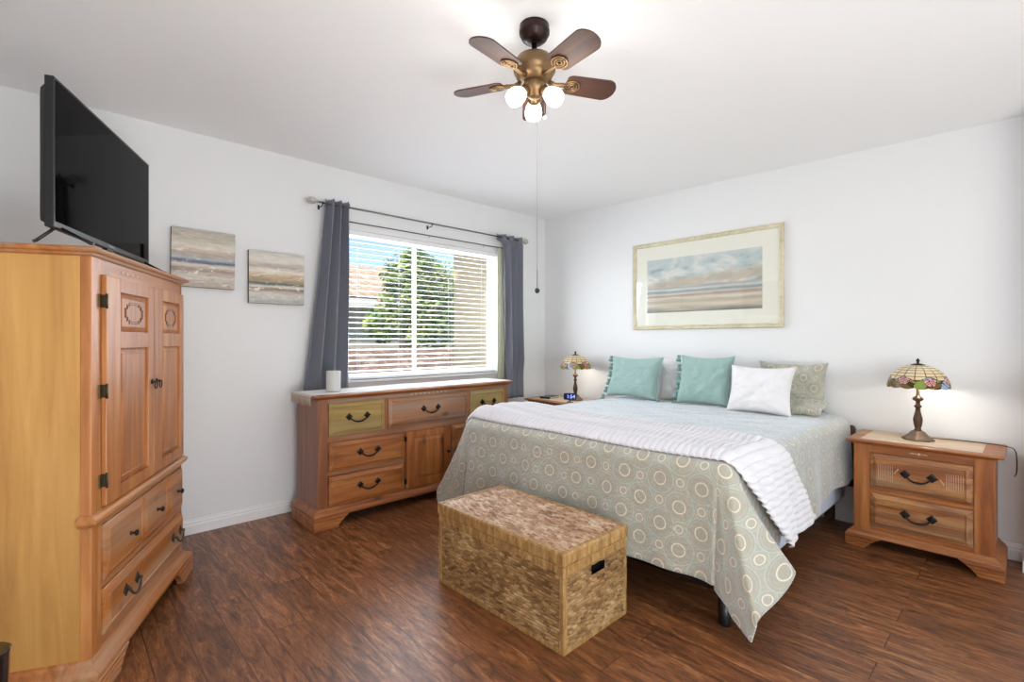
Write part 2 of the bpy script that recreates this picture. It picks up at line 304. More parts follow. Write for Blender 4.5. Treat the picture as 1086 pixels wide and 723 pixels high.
tanb = ramp(nt, math_n(nt, 'ADD', math_n(nt, 'ADD', sp.outputs[2], math_n(nt, 'MULTIPLY', sp.outputs[0], -.10)), math_n(nt, 'MULTIPLY', math_n(nt, 'SUBTRACT', hz, .5), .34)), [(.40, (0, 0, 0)), (.46, (1, 1, 1)), (.53, (1, 1, 1)), (.62, (0, 0, 0))])
sk = mix(nt, math_n(nt, 'MULTIPLY', tanb, .62), sk, srgb(186, 164, 130))
fz = ramp(nt, math_n(nt, 'ADD', sp.outputs[2], math_n(nt, 'MULTIPLY', math_n(nt, 'SUBTRACT', st, .5), .05)), [(.46, (0, 0, 0)), (.49, (1, 1, 1))])
nt.links.new(mix(nt, fz, gd, sk), b.inputs['Base Color']); b.inputs['Roughness'].default_value = .6

# ------------------------------------------------------------------ mesh helpers
class MB:
    def __init__(s): s.bm = bmesh.new(); s.uv = None
    def face(s, vs, mi=0, smooth=False):
        try: f = s.bm.faces.new(vs); f.material_index = mi; f.smooth = smooth; return f
        except ValueError: return None
    def box(s, x0, x1, y0, y1, z0, z1, mi=0, bev=0):
        vs = [s.bm.verts.new((x, y, z)) for x in (x0, x1) for y in (y0, y1) for z in (z0, z1)]
        fs = [s.face([vs[i] for i in q], mi) for q in ((0, 1, 3, 2), (4, 6, 7, 5), (0, 4, 5, 1), (2, 3, 7, 6), (0, 2, 6, 4), (1, 5, 7, 3))]
        if bev:
            ed = list({e for f in fs for e in f.edges})
            bmesh.ops.bevel(s.bm, geom=ed, offset=bev, segments=2, affect='EDGES', profile=.5)
        return s
    def loft(s, loops, mi=0, cap=True, smooth=False, closed=True):
        L_ = [[s.bm.verts.new(p) for p in lp] for lp in loops]; n = len(L_[0])
        for a_, b_ in zip(L_, L_[1:]):
            for i in range(n if closed else n-1): s.face([a_[i], a_[(i+1) % n], b_[(i+1) % n], b_[i]], mi, smooth)
        if cap: s.face(L_[0][::-1], mi); s.face(L_[-1], mi)
        return s
    def rect_stack(s, x0, x1, y0, y1, prof, back=False, mi=0):   # prof [(out, z)]
        lp = []
        for o_, z in prof: yb = y1+(o_ if back else 0); lp.append([(x0-o_, y0-o_, z), (x1+o_, y0-o_, z), (x1+o_, yb, z), (x0-o_, yb, z)])
        return s.loft(lp, mi)
    def panel(s, x0, x1, z0, z1, prof, mi=0, y=0):               # prof [(inset, y)] going outwards, y negative = towards the viewer
        return s.loft([[(x0+i, y+d, z0+i), (x1-i, y+d, z0+i), (x1-i, y+d, z1-i), (x0+i, y+d, z1-i)] for i, d in prof], mi)
    def tube(s, pts, r, n=8, mi=0, caps=True, smooth=True):
        pts = [Vector(p) for p in pts]; lp = []; up = Vector((0, 0, 1)); pv = None
        for i, p in enumerate(pts):
            d = (pts[min(i+1, len(pts)-1)]-pts[max(i-1, 0)]).normalized()
            if pv is None: pv = d.orthogonal().normalized()
            else: pv = (pv-d*pv.dot(d)).normalized()
            w = d.cross(pv); rr = r[i] if isinstance(r, (list, tuple)) else r
            lp.append([p+(pv*math.cos(2*PI*k/n)+w*math.sin(2*PI*k/n))*rr for k in range(n)])
        return s.loft(lp, mi, caps, smooth)
    def lathe(s, prof, n=24, c=(0, 0, 0), mi=0, smooth=True, axis=None, caps=True, fn=None):
        lp = []
        for r, z in prof:
            ring = []
            for k in range(n):
                a_ = 2*PI*k/n; rr = max(r, 1e-4)*(fn(a_, z) if fn else 1); v = Vector((rr*math.cos(a_), rr*math.sin(a_), z))
                if axis is not None: v = axis @ v
                ring.append(Vector(c)+v)
            lp.append(ring)
        return s.loft(lp, mi, caps, smooth)
    def grid(s, nu, nv, fn, mi=0, smooth=True, uvf=None, mif=None, wrap=False):
        vs = [[s.bm.verts.new(fn(i/nu, j/nv)) for j in range(nv+1)] for i in range(nu if wrap else nu+1)]
        if uvf and not s.uv: s.uv = s.bm.loops.layers.uv.new('UVMap')
        for i in range(nu):
            for j in range(nv):
                q = [(i, j), (i+1, j), (i+1, j+1), (i, j+1)]
                f = s.face([vs[a_ % len(vs)][b_] for a_, b_ in q], mif(i, j) if mif else mi, smooth)
                if f and uvf:
                    for lp, (a_, b_) in zip(f.loops, q): lp[s.uv].uv = uvf(a_/nu, b_/nv)
        return s
    def build(s, name, mats, parent=None, solid=0, sub=0, normals=True, bevel=0, offset=-1):
        if normals: bmesh.ops.recalc_face_normals(s.bm, faces=s.bm.faces)
        me = bpy.data.meshes.new(name); s.bm.to_mesh(me); s.bm.free()
        for m_ in (mats if isinstance(mats, list) else [mats]): me.materials.append(m_)
        o_ = bpy.data.objects.new(name, me); C.objects.link(o_)
        if parent: o_.parent = parent
        if bevel: md = o_.modifiers.new('b', 'BEVEL'); md.width = bevel; md.segments = 2; md.limit_method = 'ANGLE'; md.angle_limit = .6
        if solid: md = o_.modifiers.new('s', 'SOLIDIFY'); md.thickness = solid; md.offset = offset
        if sub: md = o_.modifiers.new('u', 'SUBSURF'); md.levels = sub; md.render_levels = sub
        return o_
def thing(name, label, cat, loc=(0, 0, 0), rotz=0, group=None):
    o_ = bpy.data.objects.new(name, None); C.objects.link(o_); o_.empty_display_size = .05
    o_.location = loc; o_.rotation_euler = (0, 0, rotz); o_['label'] = label; o_['category'] = cat
    if group: o_['group'] = group
    return o_
def tag(o_, label, cat, group=None, kind=None):
    o_['label'] = label; o_['category'] = cat
    if group: o_['group'] = group
    if kind: o_['kind'] = kind
    return o_
def struct(o_, label=None):
    o_['kind'] = 'structure'
    if label: o_['label'] = label
    return o_
def relabel(o_, label): o_['label'] = label
def R3(ax, an): return Matrix.Rotation(an, 3, ax)

# ------------------------------------------------------------------ room shell
RX, WY, LX, BY = 4.37, 4.07, -0.75, -1.5
def zc(x, y): return 2.838-.021*(4.07-y)
m = MB(); m.box(LX-.15, RX+.15, BY-.15, WY+.15, -.12, 0); struct(m.build('floor', M['floor']), 'dark reddish brown hand-scraped plank floor')
WX0, WX1, WZ0, WZ1 = 1.80, 3.60, 1.015, 2.335
m = MB()
m.box(LX-.15, WX0, WY, WY+.16, 0, 3.15); m.box(WX1, RX+.15, WY, WY+.16, 0, 3.15)
m.box(WX0, WX1, WY, WY+.16, 0, WZ0); m.box(WX0, WX1, WY, WY+.16, WZ1, 3.15)
struct(m.build('wall_back', M['wall']), 'white wall with the window')
m = MB(); m.box(RX, RX+.15, .02, WY, 0, 3.15); struct(m.build('wall_right', M['wall']), 'white wall behind the bed')
m = MB(); m.box(4.16, RX+.15, -.10, .02, 0, 3.15); m.box(RX, RX+.15, BY, -.10, 0, 3.15); struct(m.build('wall_return', M['wall']), 'short return wall at the right edge')
m = MB(); m.box(LX-.15, LX, BY, WY, 0, 3.15); struct(m.build('wall_left', M['wall']))
m = MB(); m.box(LX-.15, -.55, BY-.15, BY, 0, 3.15); m.box(3.1, RX+.15, BY-.15, BY, 0, 3.15); m.box(-.55, 3.1, BY-.15, BY, 2.45, 3.15)  # opening added so the fill light comes in from behind
struct(m.build('wall_front', M['wall']))
# unseen door frame added around the fill opening, added sun-blocking slab over it
m = MB()
for x in (-.55, 1.22, 3.04): m.box(x, x+.06, BY-.10, BY-.04, 0.03, 2.42)
m.box(-.55, 3.1, BY-.10, BY-.04, 2.39, 2.45); m.box(-.55, 3.1, BY-.10, BY-.04, 0, .05); struct(m.build('added_door_frame', M['vinyl']))
m = MB(); m.box(-2.5, 5, -4.6, BY-.2, 2.6, 2.75); struct(m.build('added_sun_blocker', M['trim']))  # unseen slab added to keep direct sun out of the opening
# vaulted ceiling with the two soft creases that meet above the fan
m = MB(); A = (1.62, 1.57); L0 = (-.37, WY); R0 = (RX, .12)
V = {k: m.bm.verts.new(p) for k, p in dict(C=(RX+.02, WY+.02, zc(0, WY)), L=(L0[0], WY+.02, zc(0, WY)), R=(RX+.02, .12, zc(0, .12)), A=(A[0], A[1], zc(0, A[1])), l=(LX-.02, WY+.02, 2.87), b=(LX-.02, BY-.02, 2.84), r=(RX+.02, BY-.02, 2.80)).items()}
m.face([V['C'], V['L'], V['A'], V['R']]); m.face([V['L'], V['l'], V['b']]); m.face([V['L'], V['b'], V['A']]); m.face([V['A'], V['b'], V['r']]); m.face([V['A'], V['r'], V['R']])
up = [m.bm.verts.new((x, y, 3.2)) for x, y in ((LX-.16, BY-.16), (RX+.16, BY-.16), (RX+.16, WY+.16), (LX-.16, WY+.16))]
m.face(up); struct(m.build('ceiling', M['ceil'], normals=False), 'white vaulted ceiling with soft creases')
def baseboard(name, p0, p1, nrm):
    m = MB(); p0, p1, n_ = Vector(p0), Vector(p1), Vector(nrm)
    prof = [(0, 0), (.018, 0), (.018, .062), (.013, .070), (.013, .082), (.007, .092), (.007, .098), (0, .102)]
    m.loft([[tuple(p+n_*a_)+(b_,) for a_, b_ in prof] for p in (p0, p1)]); return struct(m.build(name, M['trim']))
baseboard('baseboard_back', (LX, WY), (RX, WY), (0, -1)); baseboard('baseboard_right', (RX, .02), (RX, WY), (-1, 0)); baseboard('baseboard_return', (4.16, .02), (RX, .02), (0, 1))
# window
w = thing('window_1', 'white vinyl sliding window', 'window'); struct(w); del w['category']
m = MB(); y0, y1 = WY+.075, WY+.135
for x0, x1, z0, z1 in ((WX0, WX0+.03, WZ0, WZ1), (WX1-.03, WX1, WZ0, WZ1), (WX0+.03, WX1-.03, WZ1-.03, WZ1), (WX0+.03, WX1-.03, WZ0, WZ0+.03)): m.box(x0, x1, y0, y1, z0, z1, 0, .004)
m.build('window_frame', M['vinyl'], w)
for nm, xa, xb, yy in (('sash', WX0+.03, 2.605, y0+.004), ('sash', 2.585, WX1-.03, y0+.030)):
    m = MB(); za, zb = WZ0+.03, WZ1-.03
    for q in ((xa, xa+.02, za, zb), (xb-.02, xb, za, zb), (xa+.02, xb-.02, za, za+.02), (xa+.02, xb-.02, zb-.02, zb)): m.box(q[0], q[1], yy, yy+.022, q[2], q[3], 0, .003)
    sa = m.build(nm, M['vinyl'], w); m = MB(); m.box(xa+.018, xb-.018, yy+.009, yy+.013, za+.018, zb-.018); m.build('pane', M['pane'], sa)
m = MB(); m.box(WX0-.02, WX1+.02, WY-.025, WY+.08, WZ0-.022, WZ0, 0, .006); struct(m.build('window_sill', M['trim'], w))
# blind
w = thing('window_blind', 'white horizontal slat blind, slats open, hanging in the window', 'blind', (0, WY+.035, 0))
m = MB(); m.box(WX0+.012, WX1-.012, -.028, .030, WZ1-.045, WZ1-.002, 0, .003); m.build('headrail', M['blind'], w)
m = MB(); z = WZ0+.075; tilt = math.radians(9)
while z < WZ1-.06:
    ca, sa_ = math.cos(tilt), math.sin(tilt); lp = []
    for t_ in (-.0245, -.012, 0, .012, .0245):
        cz = .0022*(1-(t_/.0245)**2); lp.append((t_*ca, z+t_*sa_+cz))
    pr = [(a_, b_+.0012) for a_, b_ in lp]+[(a_, b_-.0012) for a_, b_ in lp[::-1]]
    m.loft([[(x, a_, b_) for a_, b_ in pr] for x in (WX0+.015, WX1-.015)], smooth=False); z += .0478
m.build('slats', M['blind'], w)
m = MB(); m.box(WX0+.014, WX1-.014, -.024, .024, WZ0+.004, WZ0+.028, 0, .004); m.build('bottom_rail', M['blind'], w)
m = MB()
for x in (1.98, 2.40, 2.98, 3.42):
    for y in (-.026, .026): m.tube([(x, y, WZ0+.02), (x, y, WZ1-.03)], .0009, 5)
m.build('ladder_cords', M['blind'], w)
m = MB(); m.tube([(3.50, -.035, WZ1-.05), (3.505, -.035, 1.50)], .0035, 6); m.build('tilt_wand', M['blind'], w)

# ------------------------------------------------------------------ hardware
def pieces(name, mat, parent, boxes, bev=0):
    for q in boxes: m_ = MB(); m_.box(*q, 0, bev); m_.build(name, M[mat], parent)
def bail(parent, x, z, y, wd=.115, mat='iron', sag=.038):
    m = MB()
    for sx in (-1, 1):
        c_ = Vector((x+sx*wd/2, y, z)); rot = R3('Y', PI/4)
        lp = []
        for s_, d_ in ((.020, 0), (.020, -.004), (.012, -.007)): lp.append([c_+rot @ Vector((a_*s_, 0, b_*s_))+Vector((0, d_, 0)) for a_, b_ in ((-1, -1), (1, -1), (1, 1), (-1, 1))])
        m.loft(lp); m.lathe([(.004, 0), (.005, .010), (.007, .016), (.004, .020)], 10, c_+Vector((0, -.004, 0)), axis=R3('X', PI/2))
    pts = []
    for i in range(17):
        t_ = i/16*2-1; zz = z-.001-sag*(1-abs(t_)**2.6); pts.append((x+t_*wd/2*(1.0 if abs(t_) < .8 else 1.0), y-.017-.008*(1-t_*t_), zz))
    m.tube(pts, [.0042+.0026*(1-abs(i/8-1)) for i in range(17)], 8)
    return m.build('handle', M[mat], parent)
def knob(parent, x, z, y, mat='iron'):
    m = MB(); m.lathe([(.009, 0), (.008, .003), (.005, .006), (.005, .014), (.012, .019), (.014, .024), (.010, .029), (.002, .031)], 16, (x, y, z), axis=R3('X', PI/2)); return m.build('knob', M[mat], parent)
DR = [(0, .01), (0, -.010), (.004, -.014), (.008, -.014), (.030, -.027), (.034, -.020), (.038, -.020)]
def drawer(parent, x0, x1, z0, z1, mat, y=0): m = MB(); m.panel(x0, x1, z0, z1, DR, y=y); return m.build('drawer', M[mat], parent)
def plinth(parent, W, Dp, mat, out=.042, h=.14, foot=.20, arch=.085):
    m = MB()
    m.rect_stack(0, W, 0, Dp, [(out*.98, arch), (out, arch+.004), (out, h-.042), (out*.78, h-.028), (out*.35, h-.016), (out*.22, h-.004), (.001, h)])
    k = 4; hh = arch/k
    for i in range(k):
        z0 = i*hh; z1 = z0+hh; o_ = out+.004; wz = lambda z: foot-.02+(z/arch)**1.5*.085
        for sx in (0, 1):
            pr = [(0, z0+.001), (.004, z0+.004), (.004, z1-.004), (0, z1-.0005)]
            lf, ls = [], []
            for e0, z in pr:
                e = e0-.004; w_ = wz(z)
                xa, xb = (-o_-e, w_-o_) if sx == 0 else (W-w_+o_, W+o_+e)
                lf.append([(xa, -o_-e, z), (xb, -o_-e, z), (xb, -o_+.03, z), (xa, -o_+.03, z)])
                q0, q1 = (-o_-e, -o_+.03) if sx == 0 else (W+o_-.03, W+o_+e)
                ls.append([(q0, -o_+.03, z), (q1, -o_+.03, z), (q1, Dp, z), (q0, Dp, z)])
            m.loft(lf); m.loft(ls)
    return m.build('plinth', M[mat], parent)
def rosette_row(parent, x0, x1, z, y, name='painted_mark', n=5, s_=.006):
    for i in range(n):
        m = MB(); x = x0+(x1-x0)*i/(n-1); k = s_*(1.2 if i in (0, 1, n//2) else .8)
        m.loft([[(x+k*math.cos(a_*PI/3), y-d_, z+k*math.sin(a_*PI/3)*(1 if i % 2 else .6)) for a_ in range(6)] for d_ in (-.001, .0012)])
        for sg in (-1, 1): m.box(x+sg*k*1.7-.0022, x+sg*k*1.7+.0022, y-.001, y+.001, z-.003, z+.003)
        m.build(name, M['wash'], parent)
def polyline(m, pts, wd, y, z_up=True, th=.0012):
    for (xa, za), (xb, zb) in zip(pts, pts[1:]):
        m.box(min(xa, xb)-wd/2, max(xa, xb)+wd/2, y-th, y+.001, min(za, zb)-wd/2, max(za, zb)+wd/2)

# ------------------------------------------------------------------ armoire
AR = thing('armoire', 'tall honey pine armoire with two doors and two drawers, standing diagonally in the left corner', 'armoire', (.1016, 2.475, 0), PI/2-.4403)
W, Dp, TZ = 1.03, .56, 1.725
m = MB()
m.box(0, .022, .006, Dp, .10, TZ-.03); m.box(W-.022, W, .006, Dp, .10, TZ-.03); m.box(.022, W-.022, Dp-.012, Dp, .10, TZ-.03)
m.box(.022, W-.022, .03, Dp-.012, .11, .13); m.box(.022, W-.022, .03, Dp-.012, .67, .69)
m.build('side_panels', M['side_veneer'], AR)['label'] = 'yellow veneered side panels'
pieces('corner_post', 'armoire_z', AR, ((-.003, .075, -.006, .03, .135, TZ-.03), (1.018, W+.003, -.006, .03, .135, TZ-.03)), .003)
pieces('rail', 'armoire_x', AR, ((.075, 1.018, -.002, .03, 1.632, TZ-.03), (.075, 1.018, -.002, .03, .632, .71), (.075, 1.018, -.002, .03, .376, .402), (.075, 1.018, -.002, .03, .135, .188)))
m = MB(); m.rect_stack(-.002, W+.002, -.004, Dp, [(.002, TZ-.034), (.010, TZ-.030), (.014, TZ-.022), (.028, TZ-.018), (.032, TZ-.012), (.030, TZ-.003), (.024, TZ)]); m.build('top_board', M['armoire_x'], AR)
m = MB(); m.rect_stack(-.002, W+.002, -.004, .03, [(.004, .650), (.018, .656), (.026, .668), (.026, .680), (.016, .690), (.004, .696)]); m.build('waist_moulding', M['armoire_x'], AR)
plinth(AR, W, Dp, 'armoire_x', .048, .145)
rosette_row(AR, .27, .47, 1.662, -.004, n=5); 
for i, (x0, x1) in enumerate(((.081, .5715), (.5745, 1.012))):
    m = MB(); f0, f1 = .110, .078; xa, xb = (x0+.125, x1-.07) if i == 0 else (x0+.108, x1-.062)
    m.box(x0, xa, -.022, -.002, .705, 1.630, 0, .003); m.box(xb, x1, -.022, -.002, .705, 1.630, 0, .003)
    for z0, z1 in ((.705, .760), (1.335, 1.405), (1.572, 1.630)): m.box(xa, xb, -.022, -.002, z0, z1)
    m.panel(xa-.004, xb+.004, .756, 1.339, [(0, -.001), (0, -.007), (.030, -.018), (.032, -.016)]); m.panel(xa-.004, xb+.004, 1.401, 1.576, [(0, -.001), (0, -.007), (.026, -.018), (.028, -.016)])
    d_ = m.build('door', M['armoire_z'], AR)
    mm = MB(); ca, cz, hw, hh = (xa+xb)/2, 1.4885, (xb-xa)/2-.055, .046
    for g in (0, .010):
        a_, b_ = hw-g, hh-g*.8
        P_ = [(-.55*a_, b_), (.55*a_, b_), (.55*a_, b_*.8), (.8*a_, b_*.8), (.8*a_, b_*.45), (a_, b_*.45), (a_, -b_*.45), (.8*a_, -b_*.45), (.8*a_, -b_*.8), (.55*a_, -b_*.8), (.55*a_, -b_), (-.55*a_, -b_), (-.55*a_, -b_*.8), (-.8*a_, -b_*.8), (-.8*a_, -b_*.45), (-a_, -b_*.45), (-a_, b_*.45), (-.8*a_, b_*.45), (-.8*a_, b_*.8), (-.55*a_, b_*.8), (-.55*a_, b_)]
        polyline(mm, [(ca+p, cz+q) for p, q in P_], .0026, -.0165)
    mm.build('carved_motif', M['carve'], d_)
    hx = x1-.028 if i == 0 else x0+.028
    mm = MB(); mm.lathe([(.013, 0), (.012, .004), (.005, .006), (.005, .016), (.007, .018)], 12, (hx, -.022, 1.165), axis=R3('X', PI/2))
    mm.tube([(hx+.016*math.sin(t_*PI/8), -.040, 1.150-.0+.019*math.cos(t_*PI/8)) for t_ in range(17)], .0028, 6); mm.build('ring_pull', M['iron'], d_)
    if i == 0:
        for hz in (1.525, 1.165, .808):
            mm = MB(); mm.box(x0-.028, x0-.002, -.010, -.004, hz-.026, hz+.026, 0, .002); mm.box(x0-.002, x0+.006, -.0255, -.004, hz-.026, hz+.026, 0, .002); mm.tube([(x0-.003, -.024, hz-.03), (x0-.003, -.024, hz+.03)], .0045, 8); mm.build('hinge', M['hinge'], d_)
dr = MB(); dr.panel(.081, 1.012, .404, .630, [(0, .01), (0, -.010), (.004, -.013)]); 
for x0, x1 in ((.085, .448), (.462, .768), (.782, 1.008)): dr.panel(x0, x1, .408, .626, [(0, -.012), (0, -.014), (.024, -.024), (.026, -.021)])
d1_ = dr.build('drawer', M['armoire_x'], AR)
for x, z in ((.305, .512), (.618, .514), (.915, .518)): knob(d1_, x, z, -.021)
d2_ = drawer(AR, .081, 1.012, .190, .374, 'armoire_x'); 
for x in (.318, .905): bail(d2_, x, .283, -.019, .115, 'iron_w')

# ------------------------------------------------------------------ television
th_ = .407; TV = thing('television', 'black flat screen television standing on top of the armoire', 'television', (.001, 2.413, TZ+.003), PI/2-th_)
w_, h0, h1 = .957, .050, .595
m = MB(); m.box(0, w_, 0, .028, h0, h1, 0, .003); m.panel(.006, w_-.006, h0+.012, h1-.03, [(0, .027), (.004, .034), (.012, .046), (.03, .056), (.06, .060)]); m.build('cabinet', M['black'], TV)
m = MB(); m.box(.011, w_-.011, -.0012, .002, h0+.022, h1-.011); m.build('screen', M['screen'], TV)
m = MB(); m.box(w_/2-.03, w_/2+.03, -.002, .001, h0+.008, h0+.015); m.build('nameplate', M['rod'], TV)
m = MB(); m.box(w_/2-.035, w_/2+.035, .002, .020, h0-.008, h0+.002); m.build('sensor_housing', M['black'], TV)
for x in (.06, w_-.06):
    m = MB(); sg = 1
    m.tube([(x, .012, h0+.01), (x, -.085, .006), (x, -.095, .004)], .006, 8); m.tube([(x, .018, h0+.01), (x, .078, .006), (x, .086, .004)], .006, 8); m.build('stand_leg', M['black'], TV)

# ------------------------------------------------------------------ dresser
DZ = .968
DS = thing('dresser', 'long weathered pine dresser with centre door and olive end drawers, below the window', 'dresser', (1.385, 3.52, 0), 0)
W, Dp = 1.86, .40
m = MB(); m.box(0, .02, .006, Dp, .10, DZ-.03); m.box(W-.02, W, .006, Dp, .10, DZ-.03); m.box(.02, W-.02, Dp-.01, Dp, .10, DZ-.03); m.box(.02, W-.02, .03, Dp-.01, .11, .13); m.build('side_panels', M['dresser_side'], DS)
pieces('corner_post', 'dresser_side', DS, ((-.002, .076, -.004, .03, .14, DZ-.03), (W-.055, W+.002, -.004, .03, .14, DZ-.03)), .002)
pieces('stile', 'dresser_side', DS, ((.705, .72, -.002, .03, .14, .63), (1.167, 1.18, -.002, .03, .14, .63), (.526, .557, -.002, .03, .64, .91), (1.357, 1.387, -.002, .03, .64, .91)))
pieces('rail', 'dresser_grey', DS, ((.07, W-.05, -.001, .03, .903, DZ-.03), (.07, W-.05, -.001, .03, .617, .662), (.07, .71, -.001, .03, .370, .400), (1.175, W-.05, -.001, .03, .370, .400), (.07, W-.05, -.001, .03, .138, .148)))
m = MB(); m.rect_stack(0, W, 0, Dp+.01, [(.004, DZ-.034), (.012, DZ-.030), (.018, DZ-.022), (.032, DZ-.018), (.038, DZ-.012), (.036, DZ-.004), (.030, DZ)]); m.build('top_board', M['pine_x'], DS)
plinth(DS, W, Dp, 'pine_x', .040, .145, .20, .085)
rosette_row(DS, .78, 1.12, .919, -.001, n=9, s_=.0045)
for x0, x1, z0, z1, mt, hw in ((.078, .525, .663, .902, 'dresser_green', 1), (.558, 1.356, .663, .902, 'dresser_grey', 1), (1.388, 1.805, .663, .902, 'dresser_green', 1), (.078, .703, .402, .615, 'pine_x', 1), (.078, .703, .150, .368, 'pine_x', 1), (1.182, 1.805, .402, .615, 'pine_x', 1), (1.182, 1.805, .150, .368, 'pine_x', 1)):
    d_ = drawer(DS, x0, x1, z0, z1, mt); bail(d_, (x0+x1)/2, (z0+z1)/2+.012, -.019, .145)
    if mt == 'dresser_green': d_['label'] = 'olive washed drawer front'
m = MB(); x0, x1, z0, z1 = .722, 1.165, .150, .615
m.box(x0, x0+.075, -.020, .005, z0, z1, 0, .003); m.box(x1-.075, x1, -.020, .005, z0, z1, 0, .003); m.box(x0+.075, x1-.075, -.020, .005, z0, z0+.065); m.box(x0+.075, x1-.075, -.020, .005, z1-.058, z1); m.panel(x0+.071, x1-.071, z0+.06, z1-.054, [(0, 0), (0, -.006), (.035, -.018), (.037, -.016)])
d_ = m.build('door', M['pine_z'], DS); knob(d_, x1-.035, .40, -.020)
for hz in (.56, .21): mm = MB(); mm.box(x0-.012, x0+.002, -.022, -.001, hz-.02, hz+.02, 0, .002); mm.build('hinge', M['iron'], d_)
# runner with knotted fringe
RN = thing('table_runner', 'cream runner with knotted fringe lying along the dresser top', 'table runner', (0, 0, 0))
m = MB(); zt = DZ+.0015
def run_fn(u, v):
    s_ = u*2.03-.03; y = 3.50+v*.375; x = 1.385+s_; z = zt+.0022*abs(noise.noise(Vector((x*6, y*7, 0))))
    if u < .0001: pass
    e = 1.347-.004-x
    return (x+.0, y, z) if x > 1.342 else (x, y, z)
m.grid(90, 20, lambda u, v: (1.342+u*1.945, 3.512+v*.38+.006*math.sin(u*17), zt+.003*abs(noise.noise(Vector((u*11, v*4, 0))))), uvf=None); 
m.grid(4, 20, lambda u, v: (1.342-.006*math.sin(u*1.5), 3.512+v*.38, zt-.001-u*.008)); m.build('cloth', M['runner'], RN, solid=.002, offset=1)
m = MB()
for i in range(25):
    y = 3.515+i*.0155; l = .055+random.random()*.012; sw = random.uniform(-.006, .006); x = 1.333
    m.tube([(x, y, zt-.004), (x-.003, y+sw*.4, zt-.006-l*.35), (x-.002, y+sw, zt-.012-l)], [.0014, .0030, .0016], 5); 
m.build('fringe', M['fringe'], RN)
m = MB(); m.lathe([(.0, .0), (.050, 0), (.053, .004), (.053, .150), (.051, .157), (.044, .158), (.040, .150), (.0, .149)], 32, (0, 0, 0)); o_ = m.build('pillar_candle', M['candle']); o_.location = (1.565, 3.665, zt+.006); tag(o_, 'thick white pillar candle at the left end of the dresser', 'candle')

# ------------------------------------------------------------------ nightstands (front faces -X)
def nightstand(loc, label):
    T = thing('nightstand', label, 'nightstand', loc, -PI/2, 'matching pine nightstands beside the bed')
    W, Dp, Z = .67, .415, .712
    m = MB(); m.box(0, .02, .006, Dp, .10, Z-.03); m.box(W-.02, W, .006, Dp, .10, Z-.03); m.box(.02, W-.02, Dp-.01, Dp, .10, Z-.03); m.box(.02, W-.02, .03, Dp-.01, .11, .13); m.build('side_panels', M['pine_z'], T)
    pieces('corner_post', 'pine_z', T, ((-.003, .088, -.006, .03, .118, Z-.03), (W-.085, W+.003, -.006, .03, .118, Z-.03)), .003)
    pieces('rail', 'pine_x', T, ((.088, W-.085, -.002, .03, .632, Z-.03), (.088, W-.085, -.002, .03, .372, .396), (.088, W-.085, -.002, .03, .118, .152)))
    m = MB(); m.rect_stack(0, W, 0, Dp+.008, [(.006, Z-.034), (.014, Z-.030), (.018, Z-.022), (.038, Z-.018), (.044, Z-.012), (.042, Z-.004), (.034, Z)]); t_ = m.build('top_board', M['pine_x'], T)
    m = MB(); m.box(.03, W-.05, .01, Dp-.01, Z-.002, Z+.0012, 0, .0008); m.build('top_inlay', M['stand_pale'], t_)['label'] = 'bleached pale inlay'
    plinth(T, W, Dp, 'pine_x', .040, .125, .13, .080)
    rosette_row(T, W/2-.03, W/2+.03, .657, -.002, n=3)
    for z0, z1, mt in ((.398, .630, 'stand_mix'), (.154, .370, 'stand_mix')):
        d_ = drawer(T, .090, W-.087, z0, z1, mt); bail(d_, W/2, (z0+z1)/2+.010, -.019, .130)
        if z0 > .3:
            for sx in (0, 1):
                mm = MB()
                bx = .132 if sx == 0 else W-.129-.075
                for k in range(8): mm.box(bx+k*.0105, bx+k*.0105+.0014, -.0214, -.0195, z0+.065, z1-.065)
                for k in range(5): q = .095*(1-2*sx); mm.box(bx+(.085 if sx == 0 else -.03)+k*.004*(1 if sx == 0 else 1), bx+(.088 if sx == 0 else -.027)+k*.004, -.0214, -.0195, z0+.12+k*.006*(1 if sx == 0 else -1), z0+.128+k*.006*(1 if sx == 0 else -1))
                mm.build('engraved_mark', M['wash'], d_)
    return T
nightstand((3.93, .818, 0), 'pine nightstand with two drawers at the right of the bed, at the right wall corner')
nightstand((3.93, 3.90, 0), 'pine nightstand in the far corner behind the bed, holding a clock')
NZ = .7135
exec_lamps = []
def lead(i, j, nu, nv): return False
